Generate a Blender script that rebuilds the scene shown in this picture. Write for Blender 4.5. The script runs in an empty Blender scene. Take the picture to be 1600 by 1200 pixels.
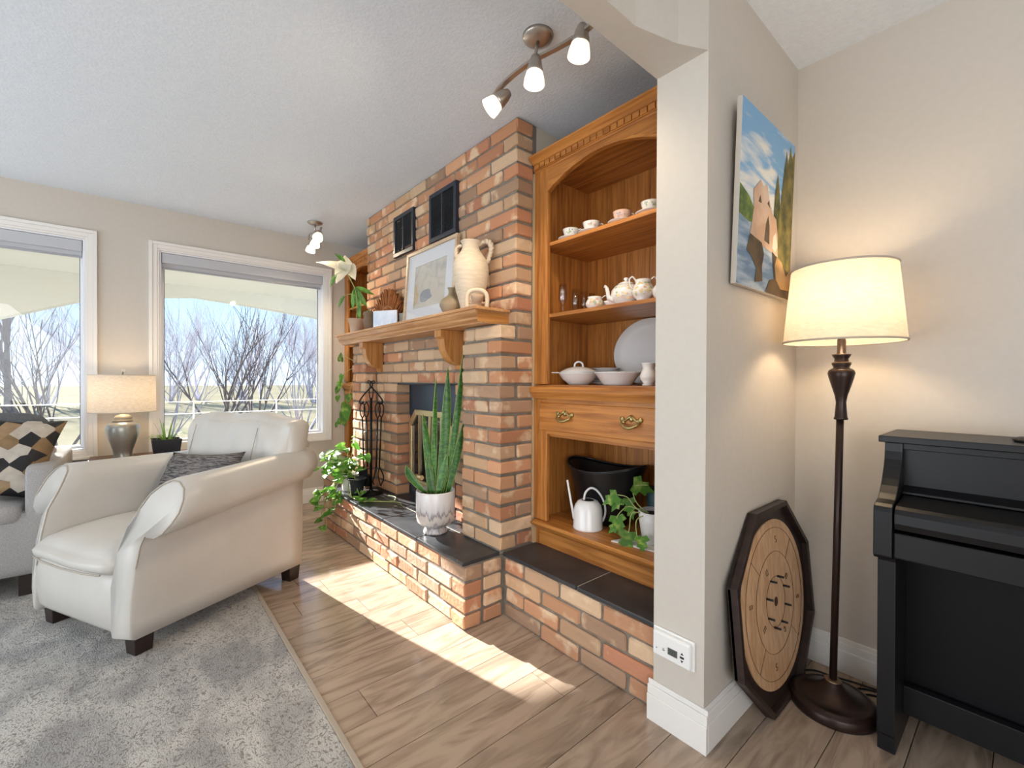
import bpy, math, random
from mathutils import Vector, Matrix, Quaternion
random.seed(7)
SC = bpy.context.scene
COL = SC.collection
R = math.radians
# ------------------------------------------------------------------ camera
cam_d = bpy.data.cameras.new('camera'); cam = bpy.data.objects.new('camera', cam_d); COL.objects.link(cam)
cam_d.sensor_width = 36; cam_d.lens = 694.2 / 1600 * 36; cam_d.clip_start = 0.02; cam_d.clip_end = 400
cam.location = (0, 0, 1.15)
_y, _p, _r = R(-49.554), R(-.392), R(.251)
_f = Vector((math.sin(_y) * math.cos(_p), math.cos(_y) * math.cos(_p), math.sin(_p)))
_r0 = Vector((math.cos(_y), -math.sin(_y), 0)); _u0 = _r0.cross(_f)
_ri = _r0 * math.cos(_r) + _u0 * math.sin(_r); _up = -_r0 * math.sin(_r) + _u0 * math.cos(_r)
_m = Matrix((_ri, _up, -_f)).transposed()
cam.rotation_euler = _m.to_euler()
SC.camera = cam
# ------------------------------------------------------------------ view, sky, sun, big lights
SC.view_settings.view_transform = 'Standard'; SC.view_settings.look = 'None'
SC.view_settings.gamma = 1; SC.view_settings.use_curve_mapping = False
SC.view_settings.exposure = 0.58
W = bpy.data.worlds.new('sky'); SC.world = W; W.use_nodes = True
nt = W.node_tree; nt.nodes.clear()
bg = nt.nodes.new('ShaderNodeBackground'); out = nt.nodes.new('ShaderNodeOutputWorld')
tc_ = nt.nodes.new('ShaderNodeTexCoord'); sx_ = nt.nodes.new('ShaderNodeSeparateXYZ'); rp_ = nt.nodes.new('ShaderNodeValToRGB')
el_ = rp_.color_ramp.elements; el_[0].position = 0; el_[0].color = (.60, .72, .86, 1); el_[1].position = 1; el_[1].color = (.12, .27, .62, 1)
e_ = el_.new(.16); e_.color = (.40, .60, .86, 1); e_ = el_.new(.45); e_.color = (.22, .43, .78, 1)
nt.links.new(tc_.outputs['Generated'], sx_.inputs[0]); nt.links.new(sx_.outputs[2], rp_.inputs[0]); nt.links.new(rp_.outputs[0], bg.inputs[0])
bg.inputs['Strength'].default_value = 1.35
nt.links.new(bg.outputs[0], out.inputs[0])
def light(name, kind, loc, energy, color=(1, 1, 1), size=.1, size_y=None, aim=None, spot=None):
    d = bpy.data.lights.new(name, kind); d.energy = energy; d.color = color
    if kind == 'AREA':
        d.size = size
        if size_y: d.shape = 'RECTANGLE'; d.size_y = size_y
    elif kind == 'SUN': d.angle = size
    else: d.shadow_soft_size = size
    if kind == 'SPOT': d.spot_size = R(spot or 80); d.spot_blend = .6
    o = bpy.data.objects.new(name, d); COL.objects.link(o); o.location = loc
    if aim: o.rotation_euler = Vector(aim).to_track_quat('-Z', 'Y').to_euler()
    return o
light('sun', 'SUN', (-10, -2, 6), 22.0, (1, .95, .87), .012, aim=(1, .18, -.385))
# added fill lights, unseen behind and beside the camera; no windows built there
light('rear_fill_light', 'AREA', (-2.2, -3.1, 1.3), 94, (.84, .92, 1), 3.8, 2.2, aim=(0, 1, .42))
light('side_fill_light', 'AREA', (1.75, -.7, 1.35), 76, (.97, .98, 1), 2.8, 2.1, aim=(-1, .3, .30))
# ------------------------------------------------------------------ helpers
def wloc(o):
    v = Vector((0, 0, 0))
    while o is not None:
        v = v + o.location; o = o.parent
    return v
def tag(o, label, cat, group=None, kind=None):
    o['label'] = label; o['category'] = cat
    if group: o['group'] = group
    if kind: o['kind'] = kind
    return o
def thing(name, label, cat, loc=(0, 0, 0), rotz=0, group=None):
    o = bpy.data.objects.new(name, None); COL.objects.link(o); o.location = loc; o.rotation_euler = (0, 0, rotz)
    o.empty_display_size = .1
    return tag(o, label, cat, group)
def struct_empty(name, loc=(0, 0, 0)):
    o = bpy.data.objects.new(name, None); COL.objects.link(o); o.location = loc; o['kind'] = 'structure'; return o
class B:
    def __init__(s): s.v = []; s.f = []; s.sm = []
    def add(s, vs, fs, sm=False):
        n = len(s.v); s.v += [Vector(p) for p in vs]; s.f += [tuple(i + n for i in f) for f in fs]; s.sm += [sm] * len(fs); return s
    def box(s, x0, x1, y0, y1, z0, z1):
        return s.add([(x, y, z) for z in (z0, z1) for y in (y0, y1) for x in (x0, x1)],
                     [(0, 2, 3, 1), (4, 5, 7, 6), (0, 1, 5, 4), (2, 6, 7, 3), (0, 4, 6, 2), (1, 3, 7, 5)])
    def cb(s, c, d, rot=None):
        n = len(s.v); s.box(-d[0] / 2, d[0] / 2, -d[1] / 2, d[1] / 2, -d[2] / 2, d[2] / 2)
        for i in range(n, len(s.v)):
            p = s.v[i]
            if rot: p = rot @ p
            s.v[i] = p + Vector(c)
        return s
    def prism(s, poly, d0, d1, axis='x', sm=False):
        # poly is 2-D: axis x -> (y,z); y -> (x,z); z -> (x,y)
        def P(a, b, d): return {'x': (d, a, b), 'y': (a, d, b), 'z': (a, b, d)}[axis]
        n = len(poly); vs = [P(a, b, d0) for a, b in poly] + [P(a, b, d1) for a, b in poly]
        s.add(vs, [tuple(range(n))[::-1], tuple(range(n, 2 * n))])
        m = len(s.v) - 2 * n
        s.f += [(m + i, m + (i + 1) % n, m + n + (i + 1) % n, m + n + i) for i in range(n)]; s.sm += [sm] * n
        return s
    def lathe(s, prof, c=(0, 0, 0), seg=24, sx=1, sy=1, M4=None):
        vs = []; k = len(prof)
        for r, z in prof:
            for i in range(seg):
                a = 2 * math.pi * i / seg; p = Vector((r * math.cos(a) * sx, r * math.sin(a) * sy, z))
                vs.append((M4 @ p if M4 else p) + Vector(c))
        fs = []
        for j in range(k - 1):
            for i in range(seg):
                a, b = j * seg + i, j * seg + (i + 1) % seg
                fs.append((a, b, b + seg, a + seg))
        s.add(vs, fs, True)
        base = len(s.v) - len(vs)
        if prof[0][0] > 1e-5: s.f.append(tuple(base + i for i in range(seg))[::-1]); s.sm.append(False)
        if prof[-1][0] > 1e-5: s.f.append(tuple(base + (k - 1) * seg + i for i in range(seg))); s.sm.append(False)
        return s
    def tube(s, pts, r, seg=8, cap=True, flat=1.0):
        pts = [Vector(p) for p in pts]; n = len(pts)
        rs = r if isinstance(r, (list, tuple)) else [r] * n
        up = Vector((0, 0, 1)); vs = []
        t0 = (pts[1] - pts[0]).normalized()
        nrm = t0.cross(up)
        if nrm.length < .01: nrm = t0.cross(Vector((1, 0, 0)))
        nrm.normalize()
        for i, p in enumerate(pts):
            t = (pts[min(i + 1, n - 1)] - pts[max(i - 1, 0)])
            if t.length < 1e-9: t = t0.copy()
            t.normalize(); nrm = (nrm - t * nrm.dot(t))
            if nrm.length < 1e-6: nrm = t.orthogonal()
            nrm.normalize(); b = t.cross(nrm)
            for k in range(seg):
                a = 2 * math.pi * k / seg
                vs.append(p + nrm * math.cos(a) * rs[i] + b * math.sin(a) * rs[i] * flat)
        fs = [(i * seg + k, i * seg + (k + 1) % seg, (i + 1) * seg + (k + 1) % seg, (i + 1) * seg + k) for i in range(n - 1) for k in range(seg)]
        s.add(vs, fs, True); base = len(s.v) - len(vs)
        if cap:
            s.f += [tuple(base + k for k in range(seg))[::-1], tuple(base + (n - 1) * seg + k for k in range(seg))]; s.sm += [False, False]
        return s
    def ball(s, c, r, seg=12, ring=8, sx=1, sy=1, sz=1):
        prof = [(max(1e-6, r * math.sin(math.pi * i / ring)), -r * math.cos(math.pi * i / ring) * sz) for i in range(ring + 1)]
        prof[0] = (1e-6, prof[0][1]); prof[-1] = (1e-6, prof[-1][1])
        return s.lathe(prof, c, seg, sx, sy)
    def grid(s, fn, nu, nv, sm=True, closed_u=False):
        vs = [fn(i / nu, j / nv) for j in range(nv + 1) for i in range(nu + 1)]
        fs = [(j * (nu + 1) + i, j * (nu + 1) + i + 1, (j + 1) * (nu + 1) + i + 1, (j + 1) * (nu + 1) + i) for j in range(nv) for i in range(nu)]
        return s.add(vs, fs, sm)
    def mesh(s, name, off=Vector((0, 0, 0)), sharp=40):
        me = bpy.data.meshes.new(name); me.from_pydata([tuple(p - off) for p in s.v], [], s.f)
        for p, sm in zip(me.polygons, s.sm): p.use_smooth = sm
        me.update(); return me
    def build(s, name, m, parent=None, bevel=0, seg=2, local=False, sub=0, smooth=False, label=None, solid=0, subsurf_simple=False):
        off = Vector((0, 0, 0)) if (local or parent is None) else wloc(parent)
        me = s.mesh(name, off)
        if m: me.materials.append(m)
        if smooth:
            for p in me.polygons: p.use_smooth = True
        o = bpy.data.objects.new(name, me); COL.objects.link(o); o.parent = parent
        if solid:
            q = o.modifiers.new('solid', 'SOLIDIFY'); q.thickness = solid; q.offset = 0
        if bevel:
            q = o.modifiers.new('bevel', 'BEVEL'); q.width = bevel; q.segments = seg; q.limit_method = 'ANGLE'; q.angle_limit = R(35)
        if sub:
            q = o.modifiers.new('sub', 'SUBSURF'); q.levels = sub; q.render_levels = sub
        if label: o['label'] = label
        return o
def struct(b, name, m, bevel=0):
    o = b.build(name, m, None, bevel); o['kind'] = 'structure'; return o
def inst(o, name, parent, loc, rot=None, scale=None, mat=None):
    c = o.copy(); c.name = name; c.parent = parent; COL.objects.link(c); c.location = loc
    if rot is not None: c.rotation_euler = rot
    if scale is not None: c.scale = scale
    return c
def put(me, name, parent, loc, rot=(0, 0, 0), scale=(1, 1, 1)):
    o = bpy.data.objects.new(name, me); COL.objects.link(o); o.parent = parent
    o.location = Vector(loc) - (wloc(parent) if parent else Vector((0, 0, 0))); o.rotation_euler = rot; o.scale = scale; return o
def dup(root, loc, label=None, rotz=None):
    r = root.copy(); COL.objects.link(r); r.location = loc
    if label: r['label'] = label
    if rotz is not None: r.rotation_euler = (0, 0, rotz)
    for ch in list(root.children):
        c = ch.copy(); COL.objects.link(c); c.parent = r
        for g in list(ch.children):
            d = g.copy(); COL.objects.link(d); d.parent = c
    return r
# ------------------------------------------------------------------ materials
MC = {}
def mat(name, col, rough=.5, metal=0, col2=None, scale=6, stretch=(1, 1, 1), lo=.35, hi=.65, rnd=0, bump=0, bscale=None, detail=3,
        dist=0, emit=None, estr=0, trans=0, coat=0, spec=None, alpha=None, pal=None, tlc=0, ior=1.45, gen=False, sub=0):
    if name in MC: return MC[name]
    m = bpy.data.materials.new(name); MC[name] = m; m.use_nodes = True; t = m.node_tree; L = t.links.new
    bs = t.nodes['Principled BSDF']; I = bs.inputs
    I['Base Color'].default_value = (*col, 1); I['Roughness'].default_value = rough; I['Metallic'].default_value = metal; I['IOR'].default_value = ior
    if trans: I['Transmission Weight'].default_value = trans
    if coat: I['Coat Weight'].default_value = coat; I['Coat Roughness'].default_value = .15
    if spec is not None: I['Specular IOR Level'].default_value = spec
    if emit: I['Emission Color'].default_value = (*emit, 1); I['Emission Strength'].default_value = estr
    if sub: I['Subsurface Weight'].default_value = sub; I['Subsurface Radius'].default_value = (.02, .01, .006)
    vec = None
    if col2 or bump or rnd or pal:
        tc = t.nodes.new('ShaderNodeTexCoord'); mp = t.nodes.new('ShaderNodeMapping'); mp.inputs['Scale'].default_value = stretch
        L(tc.outputs['Object'], mp.inputs['Vector'])
        if rnd or pal:
            oi = t.nodes.new('ShaderNodeObjectInfo'); mu = t.nodes.new('ShaderNodeMath'); mu.operation = 'MULTIPLY'; mu.inputs[1].default_value = 31
            L(oi.outputs['Random'], mu.inputs[0]); L(mu.outputs[0], mp.inputs['Location'])
        vec = mp.outputs[0]
    cur = None
    if pal:
        rp = t.nodes.new('ShaderNodeValToRGB'); rp.color_ramp.interpolation = 'CONSTANT'; el = rp.color_ramp.elements
        while len(el) < len(pal): el.new(.5)
        for i, c in enumerate(pal): el[i].position = i / len(pal); el[i].color = (*c, 1)
        L(oi.outputs['Random'], rp.inputs[0]); cur = rp.outputs[0]
    if col2:
        nz = t.nodes.new('ShaderNodeTexNoise'); nz.inputs['Scale'].default_value = scale; nz.inputs['Detail'].default_value = detail; nz.inputs['Distortion'].default_value = dist
        L(vec, nz.inputs['Vector']); mr = t.nodes.new('ShaderNodeMapRange'); mr.inputs[1].default_value = lo; mr.inputs[2].default_value = hi
        L(nz.outputs[0], mr.inputs[0]); mx = t.nodes.new('ShaderNodeMix'); mx.data_type = 'RGBA'
        L(mr.outputs[0], mx.inputs[0]); mx.inputs[6].default_value = (*col, 1); mx.inputs[7].default_value = (*col2, 1)
        if cur: L(cur, mx.inputs[6])
        cur = mx.outputs[2]
    if rnd:
        hs = t.nodes.new('ShaderNodeHueSaturation'); m2 = t.nodes.new('ShaderNodeMapRange'); m2.inputs[3].default_value = 1 - rnd; m2.inputs[4].default_value = 1 + rnd
        fr = t.nodes.new('ShaderNodeMath'); fr.operation = 'FRACT'; L(mu.outputs[0], fr.inputs[0]); L(fr.outputs[0], m2.inputs[0]); L(m2.outputs[0], hs.inputs['Value'])
        if cur: L(cur, hs.inputs['Color'])
        else: hs.inputs['Color'].default_value = (*col, 1)
        cur = hs.outputs[0]
    if cur: L(cur, I['Base Color'])
    if bump:
        n2 = t.nodes.new('ShaderNodeTexNoise'); n2.inputs['Scale'].default_value = bscale or scale; n2.inputs['Detail'].default_value = 3
        L(vec, n2.inputs['Vector']); bp = t.nodes.new('ShaderNodeBump'); bp.inputs['Strength'].default_value = bump; bp.inputs['Distance'].default_value = .004
        L(n2.outputs[0], bp.inputs['Height']); L(bp.outputs[0], I['Normal'])
    if tlc:
        tr = t.nodes.new('ShaderNodeBsdfTranslucent'); ms = t.nodes.new('ShaderNodeMixShader'); ms.inputs[0].default_value = tlc
        if cur: L(cur, tr.inputs[0])
        else: tr.inputs[0].default_value = (*col, 1)
        o_ = t.nodes['Material Output']; L(bs.outputs[0], ms.inputs[1]); L(tr.outputs[0], ms.inputs[2]); L(ms.outputs[0], o_.inputs[0])
    return m
def glass_mat(name, tint=(1, 1, 1), refl=.06, rough=0.0):
    if name in MC: return MC[name]
    m = bpy.data.materials.new(name); MC[name] = m; m.use_nodes = True; t = m.node_tree; t.nodes.clear(); L = t.links.new
    o = t.nodes.new('ShaderNodeOutputMaterial'); a = t.nodes.new('ShaderNodeBsdfTransparent'); a.inputs[0].default_value = (*tint, 1)
    g = t.nodes.new('ShaderNodeBsdfGlossy'); g.inputs['Roughness'].default_value = rough; lw = t.nodes.new('ShaderNodeLayerWeight'); lw.inputs[0].default_value = .25
    mr = t.nodes.new('ShaderNodeMapRange'); mr.inputs[3].default_value = refl; mr.inputs[4].default_value = .3
    x = t.nodes.new('ShaderNodeMixShader'); L(lw.outputs['Facing'], mr.inputs[0]); L(mr.outputs[0], x.inputs[0]); L(a.outputs[0], x.inputs[1]); L(g.outputs[0], x.inputs[2]); L(x.outputs[0], o.inputs[0])
    return m
def wood(name, c1, c2, axis='z', rough=.38, s=1.0, rnd=.08):
    st = {'x': (.9 * s, 14 * s, 14 * s), 'y': (14 * s, .9 * s, 14 * s), 'z': (14 * s, 14 * s, .9 * s)}[axis]
    return mat(name + '_' + axis, c1, rough, 0, c2, 3.2, st, .38, .66, rnd=rnd, detail=4, dist=.8, bump=.12, bscale=6)
WALL = mat('wall_paint', (.585, .54, .478), .6, 0, (.57, .525, .463), 40, bump=.05, bscale=120)
CEIL = mat('ceiling_texture', (.72, .77, .83), .9, 0, (.68, .73, .79), 60, bump=.45, bscale=95, detail=5)
TRIM = mat('white_trim', (.80, .775, .74), .4)
SASH = mat('window_vinyl', (.78, .79, .82), .35)
OAK1, OAK2 = (.52, .212, .048), (.31, .108, .022)
OX, OY, OZ = [wood('oak', OAK1, OAK2, a) for a in 'xyz']
MX = wood('mantel_oak', (.60, .33, .15), (.42, .20, .08), 'x'); MY = wood('mantel_oak', (.55, .26, .08), (.38, .15, .035), 'y'); MZ = wood('mantel_oak', (.55, .26, .08), (.38, .15, .035), 'z')  # x copy paler for the mantel front: sun glare put into its colour
BRICK = mat('brick', (.5, .25, .12), .88, 0, (.70, .50, .33), 8, lo=.56, hi=.66, rnd=.14, bump=.8, bscale=45,
            pal=[(.52, .25, .13), (.56, .30, .165), (.49, .225, .12), (.57, .36, .21), (.53, .275, .15), (.40, .25, .16), (.60, .42, .27), (.47, .21, .12), (.56, .29, .16), (.52, .33, .20)])
MORTAR = mat('mortar', (.25, .215, .175), .95, 0, (.18, .155, .125), 20, bump=.6, bscale=60)
SLATE = mat('slate', (.028, .031, .036), .33, 0, (.05, .052, .058), 7, rnd=.15, bump=.35, bscale=14)
BLACKM = mat('black_metal', (.014, .014, .016), .42, .3)
BRASS = mat('brass', (.74, .60, .36), .3, .85)
OLDBRASS = mat('antique_brass', (.42, .33, .14), .35, .9)
WHITEP = mat('white_plastic', (.82, .82, .80), .35)
CHINA = mat('white_china', (.80, .77, .73), .18, coat=.5)
NICKEL = mat('brushed_nickel', (.50, .45, .40), .32, .9)
# ------------------------------------------------------------------ room shell
PLANK = mat('oak_laminate', (.40, .305, .23), .17, 0, (.21, .152, .11), 2.0, (6, 1.0, 6), .42, .74, rnd=.16, bump=.04, bscale=8, detail=7, dist=2.4)
fl = struct(B().box(-4.55, 1.9, -3.3, 2.3, -.09, -.0095), 'floor', mat('subfloor', (.09, .065, .045), .8))
PM = {}
x = -2.306 - .172 * 13; row = 0
while x < 1.75:
    y = -3.2; off = {10: 0.0}.get(row, random.random()) * 1.25
    cuts = [-3.2]; yy = -3.2 + off + .15
    if row == 12: yy = .627 - 1.25 * 3
    if row == 13: yy = .895 - 1.25 * 3
    while yy < 2.0:
        if yy > -3.0: cuts.append(yy)
        yy += 1.25
    cuts.append(2.2)
    for a, b in zip(cuts[:-1], cuts[1:]):
        ln = round(b - a, 3)
        if ln not in PM:
            me = B().box(.0012, .1708, .0012, ln - .0012, -.009, 0).mesh('plank'); me.materials.append(PLANK); PM[ln] = me
        put(PM[ln], 'plank', fl, (x, a, 0))
    x += .172; row += 1
w = B()
WY = [(.155, 1.39), (-1.50, -.261)]
w.box(-4.56, -4.4, 1.39, 2.15, -.09, 2.56).box(-4.56, -4.4, -.261, .155, -.09, 2.56).box(-4.56, -4.4, -3.3, -1.50, -.09, 2.56)
for a, b in WY: w.box(-4.56, -4.4, a, b, -.09, .64).box(-4.56, -4.4, a, b, 2.15, 2.56)
struct(w, 'wall_left', WALL)
struct(B().box(-4.4, -.833, 2.0, 2.15, 0, 2.475), 'wall_back', WALL)
struct(B().box(-3.53, -1.695, 1.605, 2.0, .32, 2.475), 'wall_chimney', mat('cream_paint', (.60, .55, .45), .7))
d = B().box(-.833, -.657, 1.35, 2.3, 0, 2.475)
d.prism([(-.833, 1.35), (-.657, 1.35), (-.705, 1.255), (-.75, 1.10), (-.75, -3.2), (-.833, -3.2)], 2.172, 2.475, 'z')
struct(d, 'wall_divider', WALL)
struct(B().box(-.657, 1.9, 2.15, 2.3, 0, 2.475), 'wall_right', WALL)
struct(B().box(-4.4, 1.9, -3.35, -3.2, 0, 2.475), 'wall_rear', WALL)
struct(B().box(1.8, 1.95, -3.2, 2.15, 0, 2.475), 'wall_side', WALL)
struct(B().box(-4.56, 1.95, -3.35, 2.3, 2.475, 2.56), 'ceiling', CEIL)
# baseboards: two-step profile
def bb(path, name):
    b = B()
    for (x0, y0, x1, y1, nx, ny) in path:
        for t, z0, z1 in ((.016, 0, .088), (.012, .088, .118), (.006, .118, .134)):
            xa, xb = sorted((x0, x1)); ya, yb = sorted((y0, y1))
            if nx: xa, xb = (x0, x0 + nx * t) if nx > 0 else (x0 + nx * t, x0); ya -= (t if ny else 0)
            else:
                ya, yb = (y0, y0 + ny * t) if ny > 0 else (y0 + ny * t, y0)
            b.box(xa, xb, ya, yb, z0, z1)
    return struct(b, name, TRIM, .002)
bb([(-.849, 1.35, -.641, 1.35, 0, -1)], 'baseboard_divider_end')
bb([(-.657, 1.35, -.657, 2.15, 1, 0)], 'baseboard_divider')
bb([(-.64, 2.15, 1.8, 2.15, 0, -1)], 'baseboard_right')
bb([(-4.4, -3.2, -4.4, 1.38, 1, 0)], 'baseboard_left')
# windows
GL = glass_mat('window_glass', (.97, .985, 1), .02)
BL = mat('blind_fabric', (.50, .51, .54), .7); BLB = mat('blind_bar', (.36, .37, .40), .5)
for k, (a, b) in enumerate(WY):
    e = struct_empty('window_%d' % (k + 1), (-4.4, a, .64))
    c = B(); o_, i_ = .064, .0
    for (t, w0, w1) in ((.022, .0, .022), (.015, .022, .050), (.010, .050, .064)):
        # picture-frame casing in three stepped bands (outer band thickest)
        ya, yb, za, zb = a - .064 + w0, b + .064 - w0, .64 - .064 + w0, 2.15 + .064 - w0
        wd = w1 - w0
        c.box(-4.4, -4.4 + t, ya, ya + wd, za, zb).box(-4.4, -4.4 + t, yb - wd, yb, za, zb)
        c.box(-4.4, -4.4 + t, ya + wd, yb - wd, za, za + wd).box(-4.4, -4.4 + t, ya + wd, yb - wd, zb - wd, zb)
    c.build('casing', TRIM, e, .002)
    c = B(); 
    for (x0, x1, wd) in ((-4.50, -4.4, .012), (-4.53, -4.47, .03)):
        c.box(x0, x1, a, a + wd, .64, 2.15).box(x0, x1, b - wd, b, .64, 2.15).box(x0, x1, a + wd, b - wd, .64, .64 + wd).box(x0, x1, a + wd, b - wd, 2.15 - wd, 2.15)
    c.build('sash', SASH, e, .002)
    g = B().box(-4.5, -4.5 + .003, a + .03, b - .03, .67, 2.12).build('pane', GL, e)
    gk = B(); q = .03
    for yy in (a + q, b - q - .005): gk.box(-4.4965, -4.4945, yy, yy + .005, .67, 2.12)
    gk.build('gasket', mat('gasket', (.04, .05, .07), .5), e)
    bl = thing('roller_blind', ['light grey roller blind rolled up at the head of the full window', 'light grey roller blind rolled up at the head of the left, cropped window'][k], 'blind', (-4.43, (a + b) / 2, 2.1), group='roller blinds')
    B().box(-4.464, -4.402, a + .016, b - .016, 2.062, 2.136).build('cassette', BL, bl, .004)
    B().box(-4.45, -4.444, a + .022, b - .022, 2.03, 2.064).build('fabric', BL, bl)
    B().box(-4.455, -4.439, a + .022, b - .022, 2.018, 2.034).build('bottom_bar', BLB, bl, .003)
# ------------------------------------------------------------------ porch outside
STUC = mat('stucco', (.62, .62, .56), .9, bump=.3, bscale=60)
arch = [(-2.3, -.2), (-2.3, 1.2), (-1.6, 1.5), (-.98, 1.74), (-.425, 1.97), (-.1, 2.045), (.257, 2.10), (.55, 2.135), (1.06, 2.10), (1.95, 2.02), (2.8, 1.85), (3.3, 1.6), (3.4, -.2), (3.8, -.2), (3.8, 2.6), (-2.7, 2.6), (-2.7, -.2)]
bm_ = B()
top = 2.6
pts = arch[1:12]
for (y0, z0), (y1, z1) in zip(pts[:-1], pts[1:]): bm_.prism([(y0, z0), (y1, z1), (y1, top), (y0, top)], -6.62, -6.45, 'x')
bm_.box(-6.62, -6.45, -2.7, -2.3, -.5, top).box(-6.62, -6.45, 3.3, 3.7, -.5, top)
struct(bm_, 'porch_arch', STUC)
struct(B().box(-6.45, -4.56, -3.2, 4.2, 2.25, 2.4), 'porch_ceiling', STUC)
struct(B().box(-6.7, -4.56, -3.2, 4.2, -.5, -.05), 'porch_deck', mat('deck', (.25, .24, .22), .8))
RAILM = mat('rail_white', (.8, .8, .78), .5)
rl = thing('porch_railing', 'thin white metal railing of the porch outside the windows', 'railing', (-6.5, 0, -.05))
for z_, n_ in ((.885, 'top_rail'), (.745, 'rail'), (.12, 'rail')): B().box(-6.54, -6.52, -2.3, 3.3, z_ - .005, z_ + .005).build(n_, RAILM, rl)
for yy in (-1.25, -.35, .55, 1.45, 2.35): B().box(-6.54, -6.525, yy - .008, yy + .008, -.05, .885).build('post', RAILM, rl)
LAWN = mat('dry_grass', (.25, .225, .155), 1, 0, (.20, .185, .125), .35, spec=0, bump=.3, bscale=5)
g = B().box(-150, -6.7, -90, 110, -.7, -.5); struct(g, 'lawn', LAWN)
gm = mat('green_grass', (.095, .14, .05), 1, 0, (.13, .17, .07), .6, spec=0)
B_ = B(); n = 28
B_.prism([(-15 + 7.5 * math.cos(2 * math.pi * i / n), -5.2 + 3.6 * math.sin(2 * math.pi * i / n)) for i in range(n)], -.5, -.485, 'z')
g2 = B_.build('putting_green', gm); g2['kind'] = 'structure'
# bare trees and shrubs
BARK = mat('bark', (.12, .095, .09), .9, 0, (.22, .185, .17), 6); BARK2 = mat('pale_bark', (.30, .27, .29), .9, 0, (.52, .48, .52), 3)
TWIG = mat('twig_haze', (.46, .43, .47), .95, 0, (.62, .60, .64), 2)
def grow(b, rnd, p, d, ln, r, dep, seg):
    n = 4; pts = [p]; dd = d.copy()
    for i in range(n):
        dd = (dd + Vector((rnd.uniform(-.16, .16), rnd.uniform(-.16, .16), rnd.uniform(-.02, .14)))).normalized()
        pts.append(pts[-1] + dd * ln / n)
    b.tube(pts, [r * (1 - .5 * i / n) for i in range(n + 1)], seg, cap=False)
    if dep == 0: return
    k = rnd.choice((2, 3, 3))
    for j in range(k):
        q = pts[rnd.choice((2, 3, 4))]; ax = Vector((rnd.uniform(-1, 1), rnd.uniform(-1, 1), rnd.uniform(-.1, .7))).normalized()
        nd = (dd * 1.0 + ax * .62).normalized()
        grow(b, rnd, q, nd, ln * rnd.uniform(.55, .78), r * .5, dep - 1, max(3, seg - 1))
    grow(b, rnd, pts[-1], dd, ln * .7, r * .48, dep - 1, max(3, seg - 1))
def tree_mesh(seed, stems, h, r, dep, spread, m):
    rnd = random.Random(seed); b = B()
    for s in range(stems):
        a = rnd.uniform(0, 6.28); t = rnd.uniform(.1, spread)
        grow(b, rnd, Vector((math.cos(a) * .12, math.sin(a) * .12, 0)), Vector((math.cos(a) * t, math.sin(a) * t, 1)).normalized(), h * rnd.uniform(.33, .5), r * rnd.uniform(.6, 1), dep, 5)
    me = b.mesh('bare_tree'); me.materials.append(m); return me
TMs = [tree_mesh(3, 7, 5.0, .05, 2, .75, BARK), tree_mesh(5, 2, 6.0, .10, 3, .28, BARK), tree_mesh(8, 9, 4.0, .022, 3, .9, BARK2), tree_mesh(11, 4, 5.5, .04, 4, .5, BARK2)]
near = [  # x, y, mesh, scale, rot, label
 (-15.5, 1.9, 0, 1.0, 0.3, 'dark many-stemmed bare shrub in the middle of the full window'),
 (-15.0, 0.65, 2, 1.1, 1.0, 'pale bare shrub behind the left edge of the full window'),
 (-16.0, 3.0, 0, .95, 2.2, 'bare shrub with steep stems right of the middle of the full window'),
 (-14.5, 4.0, 2, 1.25, 3.0, 'pale bare shrub behind the right edge of the full window'),
 (-13.5, -1.85, 1, .85, 0.5, 'dark bare tree with upright trunks filling the cropped left window'),
 (-12.5, -1.15, 0, .8, 4.2, 'bare shrub with slanting stems at the right of the cropped left window'),
 (-19, 4.9, 3, .8, 5.0, 'tall pale bare tree behind the right side of the full window'),
 (-20, 0.4, 3, .8, 1.7, 'tall pale bare tree behind the left side of the full window'),
 (-18, -3.2, 3, .75, 3.3, 'tall pale bare tree behind the dark tree in the cropped left window')]
for (tx, ty, k, sc, rz, lab) in near:
    o = put(TMs[k], 'bare_tree' if k in (1, 3) else 'bare_shrub', None, (tx, ty, -.52), (0, 0, rz), (sc,) * 3); tag(o, lab, 'tree' if k in (1, 3) else 'shrub', 'bare trees and shrubs beyond the porch')
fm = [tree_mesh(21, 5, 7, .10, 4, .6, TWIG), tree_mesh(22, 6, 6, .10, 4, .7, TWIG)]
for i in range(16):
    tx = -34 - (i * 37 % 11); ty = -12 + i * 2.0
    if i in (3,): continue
    o = put(fm[i % 2], 'distant_tree', None, (tx, ty, -.52), (0, 0, i * 1.3), (.80 + .1 * (i % 3),) * 3); tag(o, 'hazy grey bare tree in the distant tree line across the grass', 'tree', 'distant tree line')
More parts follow.
